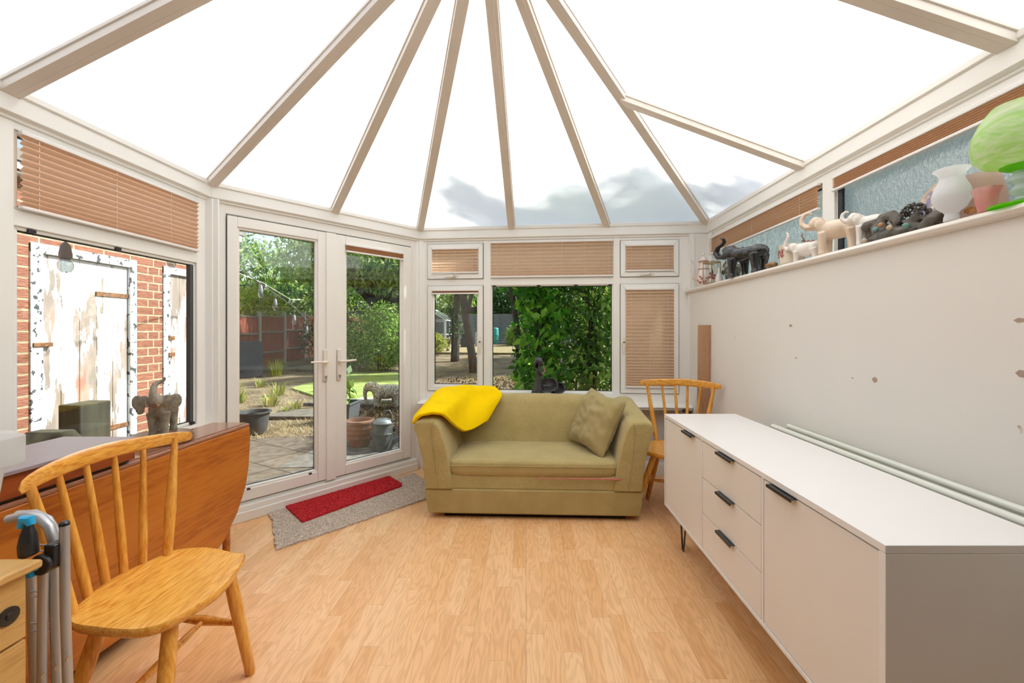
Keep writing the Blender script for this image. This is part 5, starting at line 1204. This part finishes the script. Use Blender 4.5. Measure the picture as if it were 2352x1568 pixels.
# ================================================================ ORNAMENTS
def elephant(name, label, cat, loc, rz, sc, mat, trunk, ear='side', tusk=None, sit=1.0, zs=None, plinth=None, tail=True, group=None, vox=.02, tuskmat=None, fat=1.0):
    r = thing(name, label, cat, loc, rz, group); r.scale = (sc, sc, zs or sc)
    m = MB(); k = sit
    m.ell((0,0,(.58+.1*(1-fat))*k),(.36,.215*fat,.235*fat)); m.ell((-.24,0,(.58+.1*(1-fat))*k),(.20,.20*fat,.225*fat)); m.ell((.22,0,(.60+.1*(1-fat))*k),(.20,.195*fat,.225*fat))
    for x, y, dx in ((.27,.115,.02),(.24,-.115,-.02),(-.28,.115,-.03),(-.25,-.115,.03)):
        m.tube([(x,y,.52*k),(x+dx*.5,y,.30*k),(x+dx,y,.10*k),(x+dx,y,.0)],[.115*fat,.085*fat,.070*fat,.085*fat],12)
    m.tube([(.24,0,.66*k),(.42,0,.78*k)],[.17,.13],12)
    m.ell((.46,0,.80*k),(.15,.125,.15)); m.ell((.46,0,.90*k),(.09,.10,.07)); m.ell((.52,0,.68*k),(.07,.055,.05))
    tp_ = [Vector(p) for p in trunk]; n = len(tp_); m.tube(tp_, [.085*(1-.68*i/(n-1)) for i in range(n)], 12)
    for s in (-1, 1):
        if ear == 'spread':
            for (a, b_, c, rr) in ((.40,.20,.80,(.035,.13,.14)),(.37,.33,.78,(.03,.13,.17)),(.36,.29,.64,(.028,.10,.14))): m.ell((a,s*b_,c*k),rr,(0,0,s*.35))
        else:
            for (a, b_, c, rr) in ((.34,.150,.80,(.13,.026,.12)),(.30,.175,.70,(.12,.022,.13)),(.31,.165,.60,(.07,.02,.08))): m.ell((a,s*b_,c*k),rr,(0,0,s*.45))
    if tail: m.tube([(-.41,0,.68*k),(-.47,.01,.58*k),(-.485,.015,.42*k),(-.47,.02,.28*k)],[.03,.02,.016,.026],8)
    organic(m, 'body', mat, r, vox, 3)
    if tusk:
        for s in (-1,1): MB().tube([(.53,s*.075,.72*k),(.64,s*.095,.72*k),(.72,s*.09,.80*k),(.74,s*.085,.88*k)] if tusk == 'up' else [(.53,s*.075,.70*k),(.64,s*.09,.66*k),(.72,s*.09,.70*k)],[.026,.022,.015,.004][:4 if tusk == 'up' else 3],8).build('tusk', tuskmat or mat, r)
    return r
m_eleg = M('grey_green_elephant_resin',(.32,.30,.23),rough=.5,col2=(.19,.17,.13),vscale=7,bump=.35,bscale=40,coat=.15)
m_ivory = M('brownish_ivory',(.42,.27,.19),rough=.4)
te = elephant('elephant_figurine','grey elephant figurine with raised trunk and spread ears on the drop-leaf table','figurine',(-1.735,1.955,.792),R(-64),.205,m_eleg,[(.50,0,.74),(.60,0,.80),(.62,0,.95),(.57,0,1.10),(.53,.02,1.19),(.50,.07,1.23),(.49,.13,1.24),(.51,.17,1.29),(.52,.175,1.34)],'spread','up',vox=.016,tuskmat=m_ivory)
MB().ell((.56,0,.70),(.05,.035,.04)).build('mouth', M('reddish_mouth',(.30,.09,.05),rough=.4), te)
pl_ = MB(); pl_.lathe([(.125,0),(.128,.006),(.124,.010),(.128,.014),(.124,.018),(.127,.023),(.122,.027),(.124,.032),(.115,.040),(0,.041)],n=40,sy=.9)
o = pl_.build('wooden_stand', wood('walnut_rings',(.20,.10,.055),(.12,.06,.03),'x',2,rough=.4)); o.location=(-1.735,1.95,.7505); tag(o,'round stepped wooden stand under the grey elephant on the drop-leaf table','stand')

m_lich = M('lichened_stone',(.72,.67,.56),rough=.95,col2=(.24,.19,.11),vscale=26,detail=6,contrast=(.46,.58),bump=.6,bscale=50)
se = elephant('stone_elephant','weathered pale stone garden elephant with head lowered beyond the watering can','garden statue',(-2.43,7.12,-.03),R(196),.56,m_lich,[(.52,0,.70),(.60,0,.58),(.62,0,.42),(.60,0,.26),(.54,0,.14),(.50,0,.08)],'side',None,sit=.80,vox=.022)
LZ = 1.6435
UP = [(.54,0,.70),(.66,0,.66),(.76,0,.70),(.80,0,.82),(.74,0,.93),(.65,0,.97),(.58,.02,1.02),(.60,.04,1.10)]
UP2 = [(.54,0,.74),(.68,0,.68),(.82,0,.72),(.90,0,.86),(.85,0,1.02),(.72,0,1.07),(.62,.02,1.12),(.62,.05,1.22),(.68,.06,1.26)]
m_black = M('glossy_black_resin',(.018,.018,.02),rough=.22,coat=.4)
be = elephant('elephant_figurine','glossy black striding elephant figurine with raised trunk near the far end of the ledge','figurine',(1.455,2.68,LZ),R(101),.36,m_black,UP2,'side','down',fat=.84,zs=.235,vox=.018)
m_ceram = M('ivory_ceramic',(.72,.58,.44),rough=.3,coat=.3); m_ceramw = M('white_ceramic',(.78,.74,.68),rough=.25,coat=.4)
elephant('elephant_figurine','cream peach elephant figurine with trunk curled high beside the window mullion','figurine',(1.475,1.935,LZ),R(125),.20,m_ceram,[(.54,0,.72),(.66,0,.74),(.76,0,.84),(.76,0,.98),(.68,0,1.08),(.58,0,1.10),(.54,0,1.02)],'side','up',vox=.022)
elephant('elephant_figurine','small white elephant figurine right behind the cream elephant with curled trunk','figurine',(1.50,1.765,LZ),R(125),.155,m_ceramw,[(.54,0,.74),(.66,0,.76),(.74,0,.86),(.72,0,.98),(.64,0,1.04),(.56,0,1.0)],'side',None,vox=.022)
o = MB().lathe([(.075,0),(.078,.004),(.07,.008),(0,.009)],n=24,sy=.6).build('oval_base', m_ceramw); o.location=(1.47,1.80,LZ); o.rotation_euler=(0,0,R(125)); o.name='ceramic_base'; tag(o,'thin white oval base under the small white elephant','base')
bpy.data.objects[o.name].location = (1.50,1.765,LZ-.0)
for q in [x for x in S.objects if x.get('label','').startswith('small white elephant figurine')]: q.location.z = LZ+.010
we = elephant('elephant_figurine','white crouching elephant figurine with a brown figure riding on its back','figurine',(1.465,2.13,LZ),R(112),.165,m_ceramw,[(.54,0,.50),(.66,0,.46),(.74,0,.56),(.70,0,.72),(.62,0,.88),(.64,0,1.0),(.70,0,1.02)],'side',None,sit=.62,vox=.022)
m_brownc = M('reddish_brown_glaze',(.16,.045,.03),rough=.35)
m = MB(); m.ell((.05,0,.56),(.06,.045,.05)); m.tube([(.05,0,.56),(-.02,0,.60),(-.12,.01,.54)],[.04,.05,.05],8); m.ell((-.19,.0,.58),(.045,.04,.045)); m.tube([(.05,.02,.56),(.12,.03,.66),(.17,.03,.62)],[.025,.022,.02],8); m.tube([(.06,-.02,.58),(.15,-.02,.74),(.20,-.02,.84),(.16,-.02,.88)],[.025,.02,.018,.02],8)
organic(m,'riding_figure',m_brownc,we,.014,1)
m_pewter = M('pewter_grey_glaze',(.24,.24,.19),rough=.25,metal=.4,coat=.3,col2=(.12,.12,.09),vscale=9)
m_tuskw = M('white_tusk',(.8,.76,.66),rough=.3)
elephant('elephant_figurine','pewter grey elephant figurine with long white tusks behind the brass lantern','figurine',(1.52,3.00,LZ),R(95),.155,m_pewter,UP,'side','down',vox=.022,tuskmat=m_tuskw)
elephant('elephant_figurine','small seated pewter grey elephant figurine in front of the tusked one','figurine',(1.455,2.93,LZ),R(80),.10,m_pewter,[(.54,0,.70),(.62,0,.6),(.64,0,.45),(.60,0,.3)],'spread',None,sit=.8,vox=.026)
# coffee pot
m_porc = M('white_pink_porcelain',(.74,.64,.58),rough=.15,coat=.5); m_pinkb = M('dusky_pink_band',(.42,.22,.18),rough=.3); m_flow = M('pink_flowers',(.55,.20,.18),rough=.6,var=.6,vscale=50)
cp = thing('coffee_pot','tall white porcelain coffee pot with pink bands at the far end of the ledge','coffee pot',(1.475,3.40,LZ))
MB().lathe([(.045,0),(.048,.008),(.058,.03),(.062,.06),(.055,.10),(.042,.15),(.035,.185),(.033,.20),(.038,.21),(.036,.215)],n=28).build('body', m_porc, cp)
MB().lathe([(.040,.205),(.041,.213),(.037,.218)],n=28).build('band', m_pinkb, cp); MB().lathe([(.044,.14),(.0455,.146),(.043,.152)],n=28).build('band', m_pinkb, cp)
ld = MB().lathe([(.036,.217),(.030,.235),(.018,.250),(.006,.256),(.005,.264),(.010,.272),(.008,.280),(0,.284)],n=24).build('lid', m_porc, cp)
MB().tube([(-.050,0,.05),(-.085,0,.08),(-.088,0,.13),(-.080,0,.18),(-.092,0,.215),(-.105,0,.225)],[.013,.011,.009,.008,.007,.006],10).build('spout', m_porc, cp)
MB().tube([(.040,0,.19),(.075,0,.20),(.090,0,.17),(.085,0,.11),(.055,0,.07)],.006,8).build('handle', m_porc, cp)
fm = MB(); rn = random.Random(4)
for i in range(16): a = rn.uniform(3.4,5.6); z = rn.uniform(.03,.085); rr = .060; fm.ell((rr*math.cos(a),rr*math.sin(a),z),(.009,.007,.009),n=8,m=5)
fm.build('flower_decoration', m_flow, cp)
# brass lantern
m_brass = M('aged_brass',(.42,.27,.08),rough=.35,metal=.8)
ln = thing('lantern','brass framed glass lantern box holding small flowers at the far end of the ledge','lantern',(1.435,3.16,LZ),R(20))
fr = MB(); n6 = 4; rr = .062; pt = [(rr*math.cos(2*PI*k/n6+PI/4), rr*math.sin(2*PI*k/n6+PI/4)) for k in range(n6)]
for k in range(n6):
    a, b_ = pt[k], pt[(k+1)%n6]
    fr.tube([(*a,0),(*a,.165)],.0028,6)
    for z in (.003,.165,.158): fr.tube([(*a,z),(*b_,z)],.0025,6)
fr.build('frame', m_brass, ln)
g_ = MB()
for k in range(n6): a, b_ = pt[k], pt[(k+1)%n6]; g_.add([(*a,.003),(*b_,.003),(*b_,.162),(*a,.162)],[(0,1,2,3)])
g_.build('glass', m_glass, ln)
o = MB(); rn = random.Random(8)
for i in range(14): o.ell((rn.uniform(-.02,.02),rn.uniform(-.02,.02),rn.uniform(.03,.075)),(.010,.010,.009),n=8,m=5)
ob_ = thing('flower_ornament','tiny pink and cream flower ornament inside the brass lantern','ornament',(1.435,3.16,LZ+.004))
o.build('flowers', m_flow, ob_); MB().lathe([(.018,0),(.024,.02),(.016,.04),(0,.045)],n=14).build('pot', m_porc, ob_); MB().tube([(0,0,.04),(.004,0,.085),(.0,.004,.12)],[.006,.008,.004],8).build('stem', m_brownc, ob_)
o = MB().lathe([(.022,0),(.026,.01),(.020,.045),(.009,.075),(.011,.085),(.007,.105),(0,.11)],n=18).build('porcelain_figurine', m_ceramw); o.location=(1.44,3.05,LZ); tag(o,'small cream porcelain figurine between the brass lantern and the grey elephants','figurine')
o = MB().ell((0,0,.018),(.030,.045,.018)).ell((0,.045,.022),(.012,.016,.011)).build('tortoise_ornament', M('gold_brown_ornament',(.34,.20,.08),rough=.35,metal=.3,var=.6,vscale=30)); o.location=(1.44,2.40,LZ+.002); tag(o,'low golden brown ornament behind the black elephant figurine','ornament')
# floral jug
jg = thing('floral_jug','cream jug with pink flower decoration beside the crouching white elephant','jug',(1.47,2.27,LZ))
shell(MB(), [([(r_*math.cos(2*PI*k/26), r_*math.sin(2*PI*k/26)) for k in range(26)], z) for r_, z in ((.040,0),(.052,.01),(.058,.04),(.056,.085),(.062,.108),(.059,.110),(.053,.086),(.05,.02))],True,True).build('body', M('cream_porcelain',(.76,.70,.58),rough=.2,coat=.4), jg)
MB().tube([(0,-.055,.09),(0,-.085,.085),(0,-.088,.045),(0,-.055,.025)],.006,8).build('handle', m_porc, jg)
fm = MB(); rn = random.Random(6)
for i in range(14): a = rn.uniform(2.2,3.6); z = rn.uniform(.03,.09); fm.ell((.057*math.cos(a),.057*math.sin(a),z),(.006,.009,.008),n=8,m=5)
fm.build('flower_decoration', m_flow, jg)
# driftwood sculpture
dw = thing('driftwood_sculpture','dark rugged driftwood-like sculpture with shells in the middle of the ledge','sculpture',(1.475,1.63,LZ))
m = MB(); rn = random.Random(12)
for i in range(26):
    a = rn.uniform(0,1); y = -.13+.26*a; p0 = Vector((rn.uniform(-.035,.04), y, rn.uniform(0,.02))); p1 = p0+Vector((rn.uniform(-.02,.02), rn.uniform(-.10,.09), rn.uniform(.02,.085)))
    m.tube([p0,(p0+p1)/2+Vector((0,0,.012)),p1],[.018,.015,.006],7)
m.ell((0,0,.02),(.045,.13,.022)); m.tube([(0,.05,.04),(0,.09,.09),(-.01,.13,.085),(-.01,.16,.075)],[.025,.02,.02,.008],8); m.tube([(0,-.02,.05),(0,.02,.10),(0,.07,.10)],[.02,.022,.02],8)
organic(m,'driftwood',M('dark_driftwood',(.085,.075,.06),rough=.7,col2=(.16,.145,.12),vscale=22,bump=.6,bscale=60),dw,.0055,1)
bm_ = MB()
for i in range(90):
    a = rn.uniform(0,2*PI); b_ = rn.uniform(-.3,1.4); r_ = .042; bm_.ell((-.002+r_*math.cos(b_)*math.cos(a)*.8,-.075+r_*math.cos(b_)*math.sin(a),.075+r_*math.sin(b_)),(.0055,.0055,.0055),n=6,m=4)
bm_.build('bead_coral', M('dark_beads',(.07,.065,.06),rough=.4), dw)
for p, c in (((-.045,.02,.06),(.40,.19,.08)),((-.045,-.02,.04),(.50,.38,.24)),((-.04,.05,.05),(.14,.30,.26)),((-.045,.10,.015),(.45,.38,.30)),((-.045,-.09,.03),(.13,.28,.24))):
    MB().ell(p,(.008,.012,.010),(0,0,rn.random())).build('shell', M('shell_tint',c,rough=.4), dw)
# plate
m, nt, out = newmat('decorated_plate_glaze')
b = nd(nt,'ShaderNodeBsdfPrincipled'); b.inputs['Roughness'].default_value=.12
tc = nd(nt,'ShaderNodeTexCoord'); ln_ = nd(nt,'ShaderNodeVectorMath',operation='LENGTH'); L(nt,tc.outputs['Object'],ln_.inputs[0])
n = nd(nt,'ShaderNodeTexNoise'); n.inputs['Scale'].default_value=26; L(nt,tc.outputs['Object'],n.inputs['Vector'])
pic = ramp(nt,n.outputs[0],[(.35,(.13,.13,.24)),(.5,(.25,.22,.30)),(.56,(.65,.45,.33)),(.66,(.75,.75,.72))])
rim = ramp(nt,ln_.outputs['Value'],[(.095,(0,0,0)),(.098,(1,1,1))]); mx = nd(nt,'ShaderNodeMix',data_type='RGBA'); L(nt,rim,mx.inputs[0]); L(nt,pic,mx.inputs[6]); mx.inputs[7].default_value=(.50,.32,.18,1)
L(nt,mx.outputs[2],b.inputs['Base Color']); L(nt,b.outputs[0],out.inputs[0])
o = MB().lathe([(0,0),(.06,.0),(.10,.014),(.104,.018),(.10,.019),(.06,.006),(0,.006)],n=40).build('decorated_plate', m); o.rotation_euler=(R(0),R(-78),0); o.location=(1.575,1.53,LZ+.104); tag(o,'dark blue decorated plate leaning against the obscure glass behind the frosted vase','plate')
# frosted vase
def softglass(name, col, tr=.5, rough=.15, col2=None, scale=8, stretch=(1,1,1), dist=0.0, trans=.3):
    m, nt, out = newmat(name)
    if col2:
        n = nd(nt,'ShaderNodeTexNoise'); n.inputs['Scale'].default_value=scale; n.inputs['Detail'].default_value=3; n.inputs['Distortion'].default_value=dist; L(nt,coords(nt,stretch),n.inputs['Vector']); c = ramp(nt,n.outputs[0],[(.38,col),(.62,col2)])
    else:
        r_ = nd(nt,'ShaderNodeRGB'); r_.outputs[0].default_value=c4(col); c = r_.outputs[0]
    t = nd(nt,'ShaderNodeBsdfTranslucent'); L(nt,c,t.inputs[0]); d = nd(nt,'ShaderNodeBsdfPrincipled'); L(nt,c,d.inputs['Base Color']); d.inputs['Roughness'].default_value=rough
    tp_ = nd(nt,'ShaderNodeBsdfTransparent'); L(nt,c,tp_.inputs[0])
    a = nd(nt,'ShaderNodeMixShader'); a.inputs[0].default_value=tr; L(nt,d.outputs[0],a.inputs[1]); L(nt,t.outputs[0],a.inputs[2])
    b_ = nd(nt,'ShaderNodeMixShader'); b_.inputs[0].default_value=trans; L(nt,a.outputs[0],b_.inputs[1]); L(nt,tp_.outputs[0],b_.inputs[2]); L(nt,b_.outputs[0],out.inputs[0]); return m
def ring_shell(prof, n=32, wav=0, wa=0.0):
    return [([(r_*(1+(wa*(z/prof[-1][1]) if wav else 0)*math.cos(wav*2*PI*k/n))*math.cos(2*PI*k/n), r_*(1+(wa*(z/prof[-1][1]) if wav else 0)*math.cos(wav*2*PI*k/n))*math.sin(2*PI*k/n)) for k in range(n)], z) for r_, z in prof]
o = shell(MB(), ring_shell([(.020,.0),(.019,.012),(.016,.022),(.020,.030),(.036,.045),(.048,.070),(.049,.085),(.042,.110),(.031,.135),(.030,.145),(.036,.160),(.046,.170)]),True).build('frosted_vase', softglass('frosted_white_glass',(.95,.96,.97),.6,.35,trans=.15), solid=.002); o.location=(1.420,1.365,LZ+.001); tag(o,'frosted white glass tulip vase with flared rim on the ledge','vase')
o = shell(MB(), ring_shell([(.070,.0),(.070,.01),(.064,.09),(.055,.13),(.052,.152)]),False).build('patterned_shade', softglass('pink_paper_with_peach_spots',(.92,.78,.73),.65,.6,trans=.12), solid=.002); o.location=(1.520,1.375,LZ+.001); tag(o,'pale pink shade with orange blotches standing on the ledge behind the vase','lamp shade')
sm = MB(); rn = random.Random(9)
for i in range(26):
    z = rn.uniform(.012,.14); r_ = .0715-.13*max(0,z-.01)+.0012; a = rn.uniform(0,2*PI); c = Vector((r_*math.cos(a),r_*math.sin(a),z)); tu = Vector((-math.sin(a),math.cos(a),0)); tv = Vector((-.2*math.cos(a),-.2*math.sin(a),1)).normalized(); k = 9; w = rn.uniform(.006,.013)
    vs2 = [c+tu*math.cos(2*PI*j/k)*w*1.3+tv*math.sin(2*PI*j/k)*w for j in range(k)]; nv = Vector((math.cos(a),math.sin(a),.15)).normalized()*.0012
    sm.add([v_+nv for v_ in vs2]+[v_-nv*2 for v_ in vs2],[tuple(range(k))]+[(j,(j+1)%k,k+(j+1)%k,k+j) for j in range(k)])
sm.build('orange_blotches', M('orange_blotch',(.72,.33,.12),rough=.6,var=.5,vscale=90), o)
o = shell(MB(), ring_shell([(.020,.0),(.023,.006),(.028,.03),(.032,.055),(.038,.072)],36,6,.10),True).build('pink_glass_bowl', softglass('pink_glass',(.92,.55,.52),.5,.15,(.95,.75,.72),14,trans=.25), solid=.003); o.location=(1.42,1.262,LZ+.001); o.scale=(.8,.8,1.0); tag(o,'small pink glass bowl with wavy rim left of the green glass lamp','bowl')
gl = thing('green_glass_lamp','large swirled lime green glass lamp on a clear knobbed stem at the right edge','lamp',(1.450,1.198,LZ))
mg = softglass('swirled_lime_glass',(.72,.90,.48),.55,.08,(.90,.94,.80),7,(1,1,2.2),4.0,.42); mgd = softglass('deep_lime_glass',(.25,.80,.02),.5,.08,(.42,.86,.10),6,(1,1,1),2,.2)
mc = softglass('clear_cut_glass',(.86,.92,.90),.2,.03,trans=.55)
shell(MB(), ring_shell([(.018,.115),(.045,.119),(.080,.130),(.098,.152),(.104,.185),(.100,.220),(.086,.255),(.070,.280),(.060,.294)]),False).build('shade', mg, gl, solid=.003)
MB().lathe([(0,.100),(.020,.102),(.045,.114),(.040,.122),(0,.119)],n=24).build('shade_cup', mgd, gl)
MB().lathe([(.012,.012),(.018,.018),(.012,.026),(.024,.038),(.026,.046),(.014,.058),(.013,.062),(.027,.074),(.028,.082),(.016,.094),(.018,.103)],n=24).build('stem', mc, gl)
MB().lathe([(.066,.0),(.068,.004),(.04,.010),(.014,.014),(0,.015)],n=32).build('foot', mgd, gl)

# ---- bronze fairy on the back sill
m_brz = M('dark_bronze_resin',(.085,.08,.08),rough=.36,metal=.4,col2=(.045,.043,.045),vscale=20); m_skin = M('bronze_brown_skin',(.22,.12,.08),rough=.4,metal=.3)
fy = thing('fairy_figurine','dark bronze fairy figurine beside open shell bowls on the sill behind the sofa','figurine',(.115,3.625,.642),R(-8)); fy.scale=(1.08,1.08,1.08)
m = MB()
m.tube([(-.02,0,.0),(-.015,0,.05),(-.005,0,.12),(.0,0,.18),(.0,0,.215)],[.075,.060,.045,.034,.028],16)
m.tube([(.0,0,.205),(.0,0,.25),(.0,0,.285)],[.026,.030,.026],12); m.tube([(0,0,.285),(.004,-.003,.315)],[.014,.012],8)
m.ell((.008,-.004,.340),(.026,.024,.030))
for s in (-1,1):
    m.tube([(.002,s*.030,.278),(.030,s*.036,.235),(.050,s*.016,.262),(.032,s*.006,.312)],[.012,.010,.008,.006],8); m.ell((.032,s*.006,.314),(.008,.007,.010))
organic(m,'body',m_brz,fy,.0055,2)
m = MB(); m.ell((-.002,.004,.350),(.030,.030,.028)); 
for k in range(9): a = -1.9+k*.47; m.tube([(-.006+.018*math.cos(a+2.4),.004+.024*math.sin(a+2.4),.355),(-.018+.02*math.cos(a+2.4),.004+.028*math.sin(a+2.4),.32),(-.022+.018*math.cos(a+2.4),.004+.022*math.sin(a+2.4),.285)],[.010,.010,.005],6)
organic(m,'hair',m_brz,fy,.005,1)
MB().tube([(.030,-.034,.238),(.050,-.016,.262),(.036,-.008,.306)],[.0108,.0092,.0070],8).build('forearm', m_skin, fy)
def shellbowl(cx_,cy_,cz_,r_,tw):
    def f(u,v):
        a = 2*PI*u; rad = r_*v*(1+.05*math.cos(a*11)*v); up_ = math.sin(a)
        x = rad*math.cos(a); z = rad*up_*(.80 if up_ > 0 else .42); y = rad*up_*.45 - .45*r_*v*v + .2*r_
        return (cx_+x*math.cos(tw)-y*math.sin(tw), cy_+x*math.sin(tw)+y*math.cos(tw), cz_+z)
    return MB().grid(f,56,9,True).build('shell_bowl', m_brz, fy, solid=.005, ang=70)
shellbowl(.085,.0,.135,.088,R(-25)); shellbowl(.160,-.005,.115,.070,R(-25))
m = MB(); rn = random.Random(2)
for i in range(9): m.tube([(.0+.012*i,-.01,.0),(.02+.012*i,-.01,.045),(.05+.010*i,-.01,.08-.004*i)],[.014,.010,.006],7)
m.ell((.06,0,.012),(.10,.045,.014)); organic(m,'roots',m_brz,fy,.006,1)
for x in (.135,.155): MB().ell((x,-.05,.012),(.012,.012,.012)).build('pearl', m_ceramw, fy)
